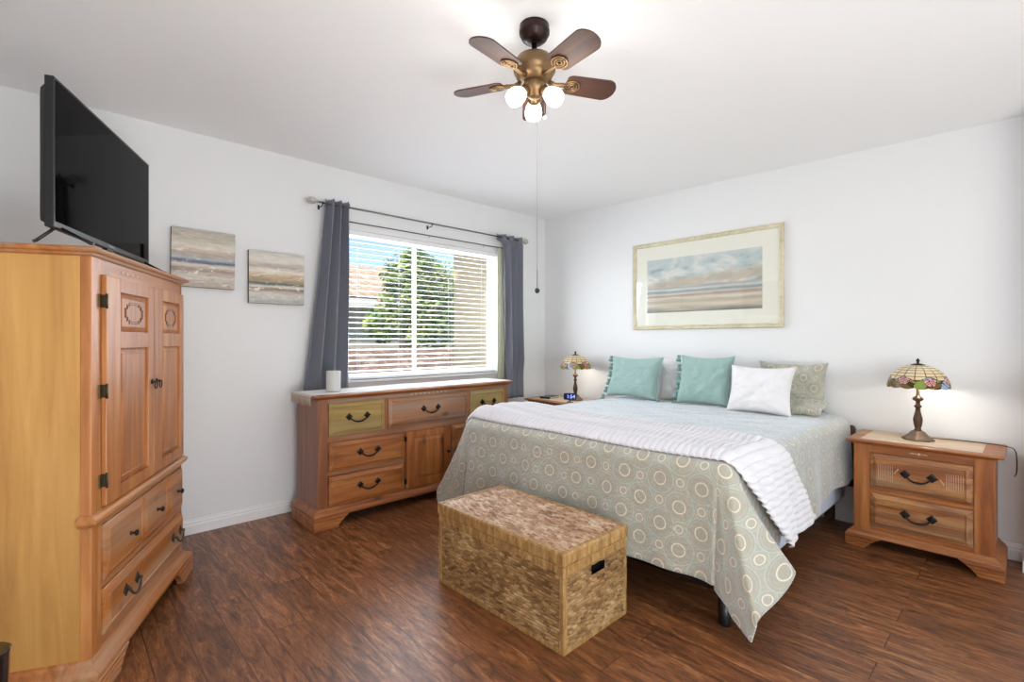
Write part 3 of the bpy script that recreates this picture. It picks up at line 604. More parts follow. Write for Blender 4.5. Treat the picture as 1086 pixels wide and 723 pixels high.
def tiffany(name, label, x, y, rad, height, dome, seed):
    T = thing(name, label, 'lamp', (x, y, NZ), 0, None); rnd = random.Random(seed)
    h = height
    m = MB(); fl = lambda a_, z: 1+.05*math.cos(8*a_)*max(0, 1-z/.05)
    m.lathe([(.0, 0), (.082, 0), (.084, .006), (.076, .014), (.060, .026), (.046, .040), (.036, .054), (.024, .060)], 48, fn=fl); 
    m.build('lamp_base', M['lamp_base'], T)
    k = (h-.16-dome*.6)/.30
    m = MB(); m.lathe([(.024, .058), (.018, .068), (.016, .075), (.022, .100), (.026, .125*k+.01), (.024, .15*k), (.015, .19*k), (.012, .215*k), (.020, .222*k), (.020, .230*k), (.012, .238*k), (.012, .26*k), (.026, .268*k), (.030, .278*k), (.022, .288*k), (.012, .296*k), (.008, .31*k), (.007, h-.03)], 24); m.build('lamp_stem', M['bronze'], T)
    zb, zt_ = h-.045-dome, h-.045
    nu, nv = 192, 54
    def prof(t):      # t 0 rim .. 1 crown
        an = t*1.30; r = rad*math.cos(an)*1.0; z = zb+dome*math.sin(an)/math.sin(1.30); return max(r, .035), z
    def fn(u, v):
        t = v; r, z = prof(t); a_ = u*2*PI
        if t < .12: z -= (.12-t)/.12*.008*abs(math.sin(a_*7)); 
        return (r*math.cos(a_), r*math.sin(a_), z)
    flowers = [(2*PI*(i+.15*rnd.random())/7, .20+.05*(i % 2), .30) for i in range(7)]
    leaves = [(rnd.random()*2*PI, rnd.uniform(.0, .34), rnd.uniform(.10, .2), rnd.choice([3, 3, 4, 6, 5])) for i in range(44)]
    pts = [(a_, t, 10) for a_, t, r_ in flowers]
    def mif(i, j):
        a_ = (i+.5)/nu*2*PI; t = (j+.5)/nv; r = math.cos(t*1.3)
        for fa, ft, fr in flowers:
            da = (a_-fa+PI) % (2*PI)-PI; d_ = math.hypot(da*r*.85, (t-ft)*1.3)
            if d_ < .18:
                if d_ > .163: return 0
                q = d_+.016*math.sin(5*math.atan2((t-ft)*1.3, da)); 
                if abs(q-.115) < .009 or abs(q-.060) < .008: return 0
                sp = (math.atan2((t-ft), da)*5/(2*PI)+(.5 if q < .1 else 0)) % 1
                if q > .08 and sp < .07: return 0
                return 2 if q < .07 or sp > .55 else 7
        if t < .46:
            best = sorted((math.hypot(((a_-la+PI) % (2*PI)-PI)*r*.9, (t-lt)*1.5), lm) for la, lt, lr, lm in leaves)[:2]
            lim = .30+.07*math.sin(a_*7+1)
            if t < lim:
                if best[1][0]-best[0][0] < .018: return 0
                return best[0][1]
            if t < lim+.02: return 0
        if (a_/(2*PI)*16) % 1 < .075: return 0
        if j % 7 == 0: return 0
        return 1
    m = MB(); m.grid(nu, nv, fn, mif=mif, wrap=True, smooth=True)
    sh = m.build('lamp_shade', [M['lead'], M['g_cream'], M['g_pink'], M['g_green'], M['g_olive'], M['g_blue'], M['g_amber'], M['g_rose']], T, solid=.003)
    m = MB(); m.lathe([(.040, zt_-.010), (.046, zt_-.012), (.040, zt_+.002), (.022, zt_+.010), (.008, zt_+.012), (.006, zt_+.020), (.011, zt_+.028), (.008, zt_+.036), (.002, zt_+.046)], 20); m.build('finial_cap', M['bronze_dk'], T)
    m = MB(); m.lathe([(.010, zb+.02), (.014, zb+.03), (.026, zb+.055), (.026, zb+.07), (.012, zb+.09), (.0, zb+.093)], 16, (.03, 0, 0)); m.build('bulb', M['frost'], T)
    l = light('POINT', 'lamp_light', (0, -.0, zb+.035), 2.8, (1, .93, .83), shadow_soft_size=.03); l.parent = T; l.location = (-.03, -.03, zb+.03)
    return T
LR = tiffany('table_lamp', 'stained glass rose lamp on the nightstand at the right of the bed', 4.15, .515, .163, .535, .140, 3)
LL = tiffany('table_lamp', 'stained glass lamp on the far corner nightstand, beside the clock', 4.15, 3.41, .163, .535, .140, 5)
m = MB(); pts = [(.06, -.02, .010), (.10, -.08, .006), (.13, -.20, .006), (.12, -.34, .006), (.07, -.425, .006), (.045, -.447, -.01), (.045, -.452, -.05), (.06, -.453, -.10), (.10, -.45, -.15), (.19, -.44, -.19)]
sp = []
for i in range(len(pts)-1):
    p0, p1, p2, p3 = [Vector(pts[max(0, min(len(pts)-1, k))]) for k in (i-1, i, i+1, i+2)]
    for k in range(6):
        t = k/6; sp.append(.5*((2*p1)+(-p0+p2)*t+(2*p0-5*p1+4*p2-p3)*t*t+(-p0+3*p1-3*p2+p3)*t**3))
m.tube(sp, .003, 6); m.build('power_cord', M['cord'], LR)
# small things on the far nightstand
CK = thing('alarm_clock', 'small black digital alarm clock with blue digits on the far nightstand', 'clock', (3.965, 3.33, NZ), math.radians(-52))
m = MB(); m.box(-.033, .033, -.022, .022, 0, .008, 0, .003); m.box(-.006, .006, -.006, .006, .006, .03); m.build('stand', M['black'], CK)
m = MB(); m.box(-.066, .066, -.010, .012, .026, .096, 0, .012); m.build('housing', M['gloss_black'], CK)
m = MB(); m.box(-.056, .056, -.0112, -.0095, .034, .088); fc = m.build('display', M['clock_face'], CK)
fcv = bpy.data.curves.new('digits', 'FONT'); fcv.body = '1:54'; fcv.size = .052; fcv.extrude = .0004; fcv.align_x = 'CENTER'
fo = bpy.data.objects.new('tmp', fcv); C.objects.link(fo); bpy.context.view_layer.update()
me = bpy.data.meshes.new_from_object(fo.evaluated_get(bpy.context.evaluated_depsgraph_get())); bpy.data.objects.remove(fo)
dg_ = bpy.data.objects.new('digits', me); me.materials.clear(); me.materials.append(M['digits']); C.objects.link(dg_); dg_.parent = fc; dg_.location = (.010, -.0118, .044); dg_.rotation_euler = (PI/2, 0, 0)
BK = thing('notebook', 'thin dark notebook lying at the corner edge of the far nightstand', 'notebook', (4.10, 3.745, NZ), math.radians(12))
m = MB(); m.box(-.10, .10, -.065, .065, 0, .003, 0, .001); m.box(-.10, .10, -.065, .065, .017, .020, 0, .001); m.box(-.102, -.098, -.065, .065, .001, .019); m.build('cover', M['black'], BK)
m = MB(); m.box(-.097, .096, -.061, .061, .003, .017); m.build('pages', M['paper'], BK)
m = MB()
m.lathe([(0, 0), (.075, 0), (.075, .0012), (0, .0015)], 48, fn=lambda a_, z: 1+.05*math.cos(14*a_)); o_ = m.build('doily', M['paper']); o_.location = (4.10, 3.235, NZ); tag(o_, 'pale lace doily lying on the far corner nightstand', 'doily')

# ------------------------------------------------------------------ bed
X0, X1, Y0, Y1, TOP = 2.22, 4.30, .93, 2.89, .795
BD = thing('bed', 'king size bed on short black legs against the right wall', 'bed', (0, 0, 0))
def soft_box(m, x0, x1, y0, y1, z0, z1, r): m.box(x0, x1, y0, y1, z0, z1, 0, r)
m = MB(); m.box(X0+.03, X1, Y0+.03, Y1-.03, .45, TOP-.02, 0, .05); m.build('mattress', M['white_fab'], BD)
m = MB(); m.box(X0+.08, X1, Y0+.025, Y1-.025, .20, .448, 0, .02); m.build('box_spring', M['sheet'], BD)['label'] = 'pale blue covered box spring'
m = MB(); m.box(X0+.10, X1-.02, Y0+.06, Y1-.06, .165, .198); m.build('frame', M['black'], BD)
for x in (2.36, 3.2, 4.05):
    for y in ((Y0+.085, (Y0+Y1)/2, Y1-.085) if x < 3 else (Y0+.5, Y1-.5)):
        m = MB(); m.lathe([(.0, 0), (.028, 0), (.030, .01), (.030, .17), (0, .17)], 20, (x, y, 0)); m.build('leg', M['black'], BD)
m = MB(); m.box(X1+.005, X1+.055, Y0-.035, Y1+.035, .28, .735, 0, .02); m.box(X1+.01, X1+.05, Y0+.1, Y0+.16, 0, .30); m.box(X1+.01, X1+.05, Y1-.16, Y1-.1, 0, .30); m.build('headboard', M['brown_fab'], BD)['label'] = 'low dark brown headboard'
RR = .075
def prof(s_, r=RR):
    if s_ <= 0: return 0, 0
    if s_ < r*PI/2: return r*math.sin(s_/r), r*(1-math.cos(s_/r))
    return r, r+(s_-r*PI/2)
def lerp_tab(tab, x):
    if x <= tab[0][0]: return tab[0][1:]
    for a_, b_ in zip(tab, tab[1:]):
        if x <= b_[0]:
            t = (x-a_[0])/(b_[0]-a_[0]); t = t*t*(3-2*t); return tuple(p+(q-p)*t for p, q in zip(a_[1:], b_[1:]))
    return tab[-1][1:]
NEAR = [(0, -.03, 0), (14, -.015, .012), (26, -.08, -.07), (45, -.16, -.20), (66, .18, -.29), (90, -.01, -.03)]
FAR = [(0, -.03, 0), (14, -.01, .0), (30, -.08, .10), (48, -.10, .27), (70, .10, .22), (90, .0, .03)]
XF, YN, YF = X0+RR, Y0+RR, Y1-RR
def sheet(U, V, lift=0.0, topfn=None):
    a_ = max(0, XF-U); nb = max(0, YN-V); fb = max(0, V-YF); b_ = max(nb, fb)
    x, y = max(U, XF), min(max(V, YN), YF)
    zt = TOP+(topfn(U, V) if topfn else 0)
    if a_ == 0 and b_ == 0: return Vector((x, y, zt+lift))
    r = math.hypot(a_, b_); o_, dz = prof(r); o_ += lift*min(1, r/RR); ph = math.degrees(math.atan2(b_, a_)); sg = -1 if nb > 0 or fb == 0 else 1
    dx, dy = -math.cos(math.radians(ph)), sg*math.sin(math.radians(ph))
    t = max(0, (r-RR)/.65); t1 = min(1.2, t)**1.15
    if a_ > 0 and b_ > 0: ox, oy = lerp_tab(NEAR if sg < 0 else FAR, ph)
    elif a_ > 0: ox, oy = -.03, 0
    else: ox, oy = 0, sg*.03
    f_ = .024*t1
    if a_ > 0 and b_ == 0: ox += 0; wob = f_*(math.sin(V*9.3+.6)+.6*math.sin(V*21+1.1))+.012*t1; ox -= wob/max(t1, .01)*1
    if b_ > 0 and a_ == 0: wob = f_*(math.sin(U*8.1)+.5*math.sin(U*19+.5))+.01*t1; oy += sg*wob/max(t1, .01)
    off = math.hypot(ox, oy)*t1; drop = dz
    if off > 0 and dz > RR: L_ = dz-RR; drop = RR+math.sqrt(max(1e-6, L_*L_-min(off, L_*.9)**2))
    return Vector((x+dx*o_+ox*t1, y+dy*o_+oy*t1, zt+lift*(1-min(1, r/RR))-drop))
def top_wr(U, V):
    d_ = min(U-XF, V-YN, YF-V); k = min(1, max(0, d_/.12))
    z = k*(.010*noise.noise(Vector((U*2.6, V*2.6, 1)))+.005*noise.noise(Vector((U*9, V*7, 3)))+.004*math.sin((U*1.1+V*.9)*24)*max(0, noise.noise(Vector((U*2, V*2, 9)))))
    return z+.004*k
UA, UB = XF-(.545+RR*.57), X1-.005
def vlo(U): t = min(1, max(0, (U-XF)/(X1-XF))); return YN-(.50+RR*.57-.07*t-.085*math.exp(-((U-UA)/.20)**2))+.015*math.sin(U*7)
def vhi(U): return YF+.46+RR*.57
def q_fn(u, v):
    U = UA+(UB-UA)*u; a_, b_ = vlo(U), vhi(U); V = a_+(b_-a_)*v; return U, V
m = MB(); m.grid(190, 230, lambda u, v: sheet(*q_fn(u, v), 0, top_wr), uvf=lambda u, v: q_fn(u, v))
QT = m.build('quilt', M['quilt'], None, solid=.008, offset=1); tag(QT, 'grey beige quilt printed with cream and aqua rings, covering the bed', 'quilt')
# ribbed blanket across the foot end
def bl_fn(u, v, rib=True):
    V = vb0+(vb1-vb0)*v
    far = max(0, V-2.45)
    ctr = 2.535+.03*math.sin(V*2.3)-.02*far; wd = .345+.02*math.sin(V*5+1)
    s_ = max(0, YN-V)                              # on the near drape the strip leans towards the head
    ctr += .50*s_+.55*s_*s_; wd -= .06*min(1, s_*2)
    U = ctr+(u*2-1)*wd
    if U < XF+.005: U = XF+.005-(XF+.005-U)*.3
    e = min(u, 1-u)*2; edge = min(1, e/.06)
    V2 = V
    puff = 0
    if V > 2.2: k = min(1, (V-2.2)/.5); puff = .045*k*math.sin(min(1, e*1.3)*PI/2)
    ridge = .021*abs(math.sin(PI*V/.036+.35*math.sin(U*7)))**.55*(.74+.26*math.cos((U-2.2-.3*max(0, YN-V))*2*PI/.15))
    lift = .014+.010*edge**.5+puff+(ridge if rib else 0)+.005*math.sin(U*2*PI/.23+.5)*(1 if V > YN else .3)
    p = sheet(U, V2, lift, top_wr)
    if s_ > 0: p.y -= .05*min(1, max(0, s_-RR)/.3)*(.3+.7*(1-u))
    return p
vb0, vb1 = YN-.50, YF+.36
m = MB(); m.grid(36, 1300, lambda u, v: bl_fn(u, v)); BL = m.build('blanket', M['knit'], None, solid=.008, offset=0, normals=True); tag(BL, 'white ribbed plush blanket laid across the foot of the bed', 'blanket')

# ------------------------------------------------------------------ pillows
def cushion(w_, h_, t_, nu=44, nv=44, pull=.07, wr=.006, seed=0, pw=.42):
    m = MB()
    def f(sg):
        def g(u, v):
            a_, b_ = u*2-1, v*2-1
            k = max(0, (1-a_**4)*(1-b_**4))**pw
            x = a_*w_/2*(1-pull*(1-b_*b_)); z = b_*h_/2*(1-pull*(1-a_*a_))
            n_ = wr*noise.noise(Vector((a_*3+seed, b_*3, sg)))*k*2+wr*.6*noise.noise(Vector((a_*9+seed, b_*8, sg*2)))*k
            return (x, -sg*(t_/2*k+n_), z)
        return g
    m.grid(nu, nv, f(1), uvf=lambda u, v: (u*w_*1.25+seed*.37, v*h_*1.25)); m.grid(nu, nv, f(-1), uvf=lambda u, v: (u*w_*1.25+seed*.37+.7, v*h_*1.25))
    bmesh.ops.remove_doubles(m.bm, verts=m.bm.verts, dist=.0004); return m
def pillow(name, label, y, x, z, w_, h_, t_, mat, lean, yaw=0, roll=0, seed=0, tassels=None, pull=.11, wr=.009, group=None):
    T = thing(name, label, 'pillow', (x, y, z), 0, group)
    o_ = cushion(w_, h_, t_, pull=pull, wr=wr, seed=seed).build('cover', M[mat], T)
    # local: x width, y thickness (front = -y), z up; turned to face -X, leaning back towards the wall
    mt = Matrix.Rotation(-PI/2+yaw, 4, 'Z') @ Matrix.Rotation(-lean, 4, 'X') @ Matrix.Rotation(roll, 4, 'Y')
    T.rotation_euler = mt.to_euler()
    if tassels:
        for a_, b_ in tassels:
            mm = MB(); px_ = a_*w_/2*(1-pull*(1-b_*b_)); pz = b_*h_/2*(1-pull*(1-a_*a_)); dx = (1 if a_ > 0 else -1) if abs(a_) >= abs(b_)-.01 else 0
            mm.lathe([(.002, .018), (.014, .014), (.019, .004), (.011, -.006), (.013, -.010), (.024, -.034), (.022, -.042), (.002, -.043)], 14, (px_+dx*.022, -.012, pz), fn=lambda q, z: 1+.12*math.sin(7*q)); mm.build('tassel', M['teal_d'], T)
    return T
ts = [(-1, b_) for b_ in (-1, -.62, -.24, .14, .52, .90)]
pillow('patterned_pillow', 'ring-patterned pillow standing upright at the right end of the pillows', 1.30, 4.255, 1.01, .50, .38, .08, 'quilt', .10, seed=2, wr=.012)
pillow('patterned_pillow', 'ring-patterned pillow slumped flat beneath the upright ring-patterned one', 1.26, 4.115, .865, .46, .24, .09, 'quilt', 1.30, seed=5, wr=.016)
pillow('white_pillow', 'white pillow standing between the two teal pillows', 2.22, 4.245, 1.0, .46, .41, .10, 'white_fab', .12, seed=3)
pillow('teal_pillow', 'teal tasselled pillow leaning at the far left of the pillows', 2.62, 4.07, 1.010, .56, .42, .13, 'teal', .34, roll=.0, seed=1, tassels=ts+[(1, -1)])
pillow('teal_pillow', 'teal tasselled pillow in the middle, leaning beside the white lumbar pillow', 1.93, 4.09, 1.022, .48, .44, .12, 'teal', .24, seed=4, tassels=ts)
pillow('white_pillow', 'white lumbar pillow in front of the ring-patterned pillows', 1.435, 3.965, .985, .48, .385, .13, 'white_fab', .30, seed=6)

# ------------------------------------------------------------------ woven storage trunk
TK = thing('storage_trunk', 'woven banana leaf storage trunk with lid standing at the foot of the bed', 'trunk', (1.607, 1.385, 0), math.radians(.6))
TW, TL_, TH = .485, .925, .415
def weave_grid(m, p0, du, dv, nrm, lu, lv, pu=.034, pv=.0145, amp=.0105, hole=None, flip=1):
    nu, nv = int(lu/(pu/6)), int(lv/(pv/5)); p0, du, dv, nrm = map(Vector, (p0, du, dv, nrm))
    def f(u, v):
        a_, b_ = u*lu, v*lv; row = math.floor(b_/pv); ph = PI*(a_/pu+row+.25*noise.noise(Vector((row*3.1, a_*5, 0))))
        w_ = math.sin(PI*((b_/pv) % 1))**.5; e = min(1, min(u, 1-u, v, 1-v)*40)
        return p0+du*a_+dv*b_+nrm*(amp*e*(w_*(.72+.28*math.sin(ph)) + .25*noise.noise(Vector((a_*60, b_*60, 1)))))
    m.grid(nu, nv, f, uvf=lambda u, v: (u*lu/pu+flip*3, v*lv/pv))
m = MB(); e = .012
m.box(e, TW-e, e, TL_-e, .006, .018)
weave_grid(m, (e*.4, TL_-.02, .02), (0, -1, 0), (0, 0, 1), (-1, 0, 0), TL_-.04, TH-.075)
weave_grid(m, (TW-e*.4, .02, .02), (0, 1, 0), (0, 0, 1), (1, 0, 0), TL_-.04, TH-.075)
weave_grid(m, (TW-.02, TL_-e*.4, .02), (-1, 0, 0), (0, 0, 1), (0, 1, 0), TW-.04, TH-.075)
# near end with the hand hole left open
hx0, hx1, hz0, hz1 = .200, .305, .285, .330
for (xa, xb, za, zb) in ((.02, hx0, .02, .340), (hx1, TW-.02, .02, .340), (hx0, hx1, .02, hz0), (hx0, hx1, hz1, .340)):
    weave_grid(m, (xa, e*.4, za), (1, 0, 0), (0, 0, 1), (0, -1, 0), xb-xa, zb-za)
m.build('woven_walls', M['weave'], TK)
m = MB(); m.box(.016, TW-.016, .03, .034, .26, .36); m.box(.014, TW-.014, .018, .03, .20, .27); m.box(hx0-.02, hx0, .004, .03, .27, .35); m.box(hx1, hx1+.02, .004, .03, .27, .35); m.build('hole_shade', M['black'], TK)['label'] = 'black backing for the shade inside the hand hole'  # black blocks stand for the shade behind the hand hole
def wrapped(m, p0, p1, w_, h_, n_):       # a rim bound in flat leaf strips
    p0, p1 = Vector(p0), Vector(p1); d_ = (p1-p0); L_ = d_.length; d_.normalize(); up_ = Vector((0, 0, 1)) if abs(d_.z) < .5 else Vector((1, 0, 0)); sd = d_.cross(up_).normalized()
    st = max(2, int(L_/n_)); lp = []
    for i in range(st):
        for t, k in ((.04, .93), (.2, 1), (.8, 1), (.96, .93)):
            c_ = p0+d_*(L_*(i+t)/st); q = k*(1+.05*noise.noise(Vector((i*1.7, L_, 0)))); lp.append([c_+sd*(a_*w_/2*q)+up_*(b_*h_/2*q) for a_, b_ in ((-1, -.7), (-.7, -1), (.7, -1), (1, -.7), (1, .7), (.7, 1), (-.7, 1), (-1, .7))])
    m.loft(lp)
m = MB()
for x in (.012, TW-.012):
    for y in (.012, TL_-.012): wrapped(m, (x, y, .02), (x, y, TH-.04), .028, .028, .04)
zb = .012
for za, hh in ((.012, .026), (TH-.055, .045)):
    for a_, b_ in (((.01, 0, za), (.01, TL_, za)), ((TW-.01, 0, za), (TW-.01, TL_, za)), ((0, .01, za), (TW, .01, za)), ((0, TL_-.01, za), (TW, TL_-.01, za))): wrapped(m, a_, b_, .022, hh, .035)
m.build('bound_rims', M['weave_band'], TK)
m = MB()
for a_, b_ in (((.008, -.004, TH), (.008, TL_+.004, TH)), ((TW-.008, -.004, TH), (TW-.008, TL_+.004, TH)), ((-.004, .008, TH), (TW+.004, .008, TH)), ((-.004, TL_-.008, TH), (TW+.004, TL_-.008, TH))): wrapped(m, a_, b_, .030, .062, .038)
ld = m.build('lid_rim', M['weave_band'], TK)
m = MB(); m.box(.02, TW-.02, .02, TL_-.02, TH, TH+.018)
weave_grid(m, (.010, .010, TH+.024), (0, 1, 0), (1, 0, 0), (0, 0, 1), TL_-.02, TW-.02, .040, .0155, .0100); m.build('lid_top', M['weave_top_glare'], TK)

# ------------------------------------------------------------------ curtains and rods
def curtain(name, label, xt0, xt1, xb0, xb1, zt, zb, y, folds, amp, mat='curtain', seed=0, kink=0):
    T = thing(name, label, 'curtain', (0, 0, 0)); m = MB()
    def f(u, v):
        z = zt+(zb-zt)*v; k = v**1.2; x = (xt0+(xb0-xt0)*k+(kink if v > .045 else 0))*(1-u)+(xt1+(xb1-xt1)*k)*u
        ph = u*folds*2*PI+.5*noise.noise(Vector((u*3+seed, v*1.5, 0))); a_ = amp*(.85+.3*noise.noise(Vector((u*4, v*2, seed))))*(1 if z > 1.15 else max(.45, 1-(1.15-z)*3)); sh_ = math.sin(ph); sh_ = math.copysign(abs(sh_)**.75, sh_)
        return (x+.010*math.sin(2*ph), y+a_*sh_-.004*k, z+(.004*math.cos(ph) if v == 0 else 0))
    m.grid(int(folds*22), 60, f); p = m.build('cloth', M[mat], T, solid=.003)
    return T, f
T, f = curtain('curtain', 'slate grey curtain at the left of the window, flaring towards its hem', 1.64, 1.835, 1.43, 1.835, 2.535, .76, 3.992, 3, .052, seed=1)
for i in range(6):
    u = (i+.5)/6; p = f(u, .022); g = MB(); g.lathe([(.020, -.002), (.026, -.002), (.026, .002), (.020, .002), (.020, -.002)], 16, (p[0], p[1], 2.495), axis=R3('Y', PI/2), caps=False); g.build('grommet', M['rod'], T)
T, f = curtain('curtain', 'slate grey curtain at the right of the window, hanging straight', 3.52, 3.90, 3.56, 3.92, 2.530, .72, 3.985, 3, .046, seed=4, kink=.10)
T, f = curtain('sheer_curtain', 'narrow cream sheer panel between the window and the right curtain', 3.575, 3.74, 3.575, 3.74, 2.40, .93, 4.045, 3, .008, 'sheer', seed=7)
RD = thing('curtain_rod', 'steel curtain rod with crystal finial above the window', 'curtain rod', (0, 0, 0))
m = MB(); m.tube([(1.575, 3.985, 2.497), (3.90, 3.985, 2.497)], .0075, 12); m.build('rod', M['rod'], RD)
for x, sg in ((1.575, -1), (3.90, 1)):
    m = MB(); m.lathe([(.010, 0), (.013, .006), (.009, .014), (.020, .026), (.031, .050), (.028, .072), (.014, .090), (.003, .096)], 10, (x, 3.985, 2.497), axis=R3('Y', sg*PI/2), smooth=False); m.build('finial', M['crystal'], RD)
for x in (1.61, 2.68, 3.87):
    m = MB(); m.tube([(x, WY-.001, 2.470), (x, 3.995, 2.470), (x, 3.985, 2.486)], .004, 8); m.box(x-.009, x+.009, WY-.005, WY, 2.455, 2.492, 0, .002); m.tube([(x, 3.985, 2.486), (x, 3.974, 2.492)], .006, 6); m.build('bracket', M['iron'], RD)
RD = thing('sheer_rod', 'thin dark rod just above the window blind', 'curtain rod', (0, 0, 0))
m = MB(); m.tube([(1.70, 4.045, 2.392), (3.78, 4.045, 2.392)], .005, 10); m.build('rod', M['iron_w'], RD)
for x in (1.70, 2.70, 3.40, 3.78): m = MB(); m.box(x-.006, x+.006, 4.045, WY, 2.375, 2.398, 0, .002); m.build('hook', M['trim'], RD)

# ------------------------------------------------------------------ pictures
def canvas(label, x0, x1, z0, z1, mat, roll):
    T = thing('canvas_painting', label, 'painting', ((x0+x1)/2, WY, (z0+z1)/2), 0, 'small seascape canvases on the window wall'); T.rotation_euler = (0, roll, 0); w_, h_ = (x1-x0)/2, (z1-z0)/2
    m = MB(); m.box(-w_, w_, -.034, -.002, -h_, h_, 0, .003); m.build('stretched_canvas', M['canvas_edge'], T)
    m = MB(); m.box(-w_+.001, w_-.001, -.0355, -.034, -h_+.001, h_-.001); m.build('painted_face', M[mat], T)
canvas('small seascape canvas with a blue band, nearer the armoire', .587, .980, 1.742, 2.150, 'art_a', .012)
canvas('small seascape canvas with grey green bands, nearer the curtain', 1.072, 1.480, 1.650, 2.052, 'art_b', .0)
T = thing('framed_picture', 'large cream framed beach print on the wall above the bed', 'picture', (RX, 2.101, 1.903), -PI/2)
w_, h_ = .712, .431
m = MB()
prf = [(0, -.002), (0, -.018), (.004, -.030), (.010, -.032), (.014, -.026), (.022, -.024), (.027, -.028), (.032, -.026), (.038, -.016), (.040, -.006)]
m.loft([[(-w_+i, d_, -h_+i), (w_-i, d_, -h_+i), (w_-i, d_, h_-i), (-w_+i, d_, h_-i)] for i, d_ in prf], cap=False); m.box(-w_+.01, w_-.01, -.006, -.002, -h_+.01, h_-.01); m.build('frame', M['cream_frame'], T)
m = MB(); m.box(-w_+.037, w_-.037, -.010, -.006, -h_+.037, h_-.037); m.build('mat_board', M['mat_board'], T)
m = MB(); m.box(-.552, .543, -.0112, -.009, -.265, .258); m.build('print', M['print'], T)
m = MB(); m.box(-w_+.036, w_-.036, -.0150, -.0140, -h_+.036, h_-.036); m.build('glass', M['picture_glass'], T)

# ------------------------------------------------------------------ ceiling fan
FX, FY = 1.585, 1.54; FZ = zc(0, FY)
FN = thing('ceiling_fan', 'bronze ceiling fan with five walnut blades and three lit globes', 'ceiling fan', (FX, FY, FZ))
m = MB(); m.lathe([(.066, .004), (.066, -.014), (.069, -.020), (.068, -.036), (.064, -.040), (.058, -.056), (.044, -.068), (.024, -.076), (0, -.078)], 32); m.build('canopy', M['bronze_dk'], FN)
m = MB(); m.lathe([(.012, -.07), (.012, -.125), (.022, -.127), (.024, -.137), (.0, -.138)], 16); m.build('downrod', M['bronze_dk'], FN)
m = MB(); m.lathe([(.0, -.131), (.050, -.133), (.078, -.145), (.092, -.168), (.096, -.192), (.094, -.206), (.086, -.212), (.084, -.222), (.078, -.236), (.050, -.252), (.0, -.254)], 36); m.build('motor_housing', M['brass'], FN)
m = MB(); m.lathe([(.0, -.250), (.046, -.250), (.052, -.262), (.050, -.290), (.040, -.300), (.030, -.318), (.018, -.326), (0, -.330)], 24)
def bladem():
    m = MB(); n_ = 20; L0_, L1_ = .150, .398; lp = []
    def wdt(t): return .056+.008*t if t < .8 else .0624*math.sqrt(max(0, 1-((t-.8)/.2)**2))*1.0
    top = []
    ts_ = [0, .02, .06]+[.1+.7*i/8 for i in range(9)]+[.84, .88, .92, .95, .975, .99, .998]
    for t in ts_:
        w__ = wdt(t); 
        if t < .08: w__ *= (.72+.28*math.sqrt(t/.08))
        x = L0_+(L1_-L0_)*t; lp.append([(x, -w__, -.003), (x, w__, -.003), (x, w__, .003), (x, -w__, .003)])
    m.loft(lp); return m
for k in range(5):
    an = math.radians(44.3+72*k); rot = Matrix.Rotation(an, 4, 'Z') @ Matrix.Translation((0, 0, -.240)) @ Matrix.Rotation(math.radians(-13), 4, 'X')
    b_ = bladem().build('blade', M['blade_wood'], FN); b_.matrix_local = rot
    mm = MB(); mm.tube([(.070, 0, -.004), (.10, 0, -.010), (.135, 0, -.006), (.16, 0, -.005)], [.012, .009, .010, .008], 8)
    for rr in (.036, .024, .012): mm.tube([(.180+rr*math.cos(q*PI/12), rr*.9*math.sin(q*PI/12), -.007) for q in range(25)], .0045, 6)
    mm.build('blade_bracket', M['brass'], b_)
lk = m.build('light_kit', M['brass'], FN)
for k in range(3):
    an = HEAD; ang = math.radians(-90)-HEAD+2*PI/3*k+math.radians(180)+PI  # one globe faces the camera
    ang = math.radians(46.8)+2*PI/3*k
    ax = Matrix.Rotation(ang, 3, 'Z') @ Matrix.Rotation(math.radians(180-50), 3, 'Y')
    c0 = Vector((.030*math.cos(ang), .030*math.sin(ang), -.285))
    mm = MB(); mm.lathe([(.010, 0), (.014, .012), (.024, .022), (.026, .040), (.024, .046)], 16, c0, axis=ax); mm.build('socket_cup', M['brass'], FN)
    mm = MB(); mm.lathe([(.020, .040), (.027, .046), (.036, .066), (.041, .088), (.038, .108), (.034, .118), (.030, .119), (.0, .115)], 24, c0, axis=ax); gs = mm.build('globe_shade', M['frost'], FN)
    p = c0+ax @ Vector((0, 0, .17)); l = light('POINT', 'fan_light', (0, 0, 0), 3.2, (1, .95, .88), shadow_soft_size=.07); l.parent = FN; l.location = p
m = MB(); m.tube([(.012, -.006, -.325), (.012, -.006, -1.10)], .0010, 5); m.tube([(.012, -.006, -1.10), (.012, -.006, -1.185)], .0024, 6); pc = m.build('pull_chain', M['chain'], FN)
m = MB(); m.lathe([(.0, .012), (.008, .010), (.0125, 0), (.008, -.010), (0, -.0125)], 14, (.012, -.006, -1.192)); m.build('pull_knob', M['black'], pc)
m = MB(); m.tube([(.040, -.02, -.29), (.044, -.022, -.40)], .0014, 5); pc = m.build('pull_chain', M['rod'], FN); m = MB(); m.lathe([(.0, .010), (.008, .006), (.009, -.004), (0, -.010)], 12, (.044, -.022, -.405)); m.build('pull_knob', M['candle'], pc)

# ------------------------------------------------------------------ black bin at the left edge
T = thing('waste_bin', 'glossy black bin cut by the bottom left corner of the photo, before the armoire', 'bin', (-.205, 1.93, 0), HEAD*-1)
m = MB(); lp = []
for k_, z in ((.86, 0), (.88, .01), (1, .515), (1.03, .525), (1.0, .527)): lp.append([(.10*k_*math.copysign(abs(math.cos(q))**.5, math.cos(q)), .10*k_*math.copysign(abs(math.sin(q))**.5, math.sin(q)), z) for q in [i*2*PI/24+.01 for i in range(24)]])
m.loft(lp, smooth=False); m.build('body', M['gloss_black'], T)

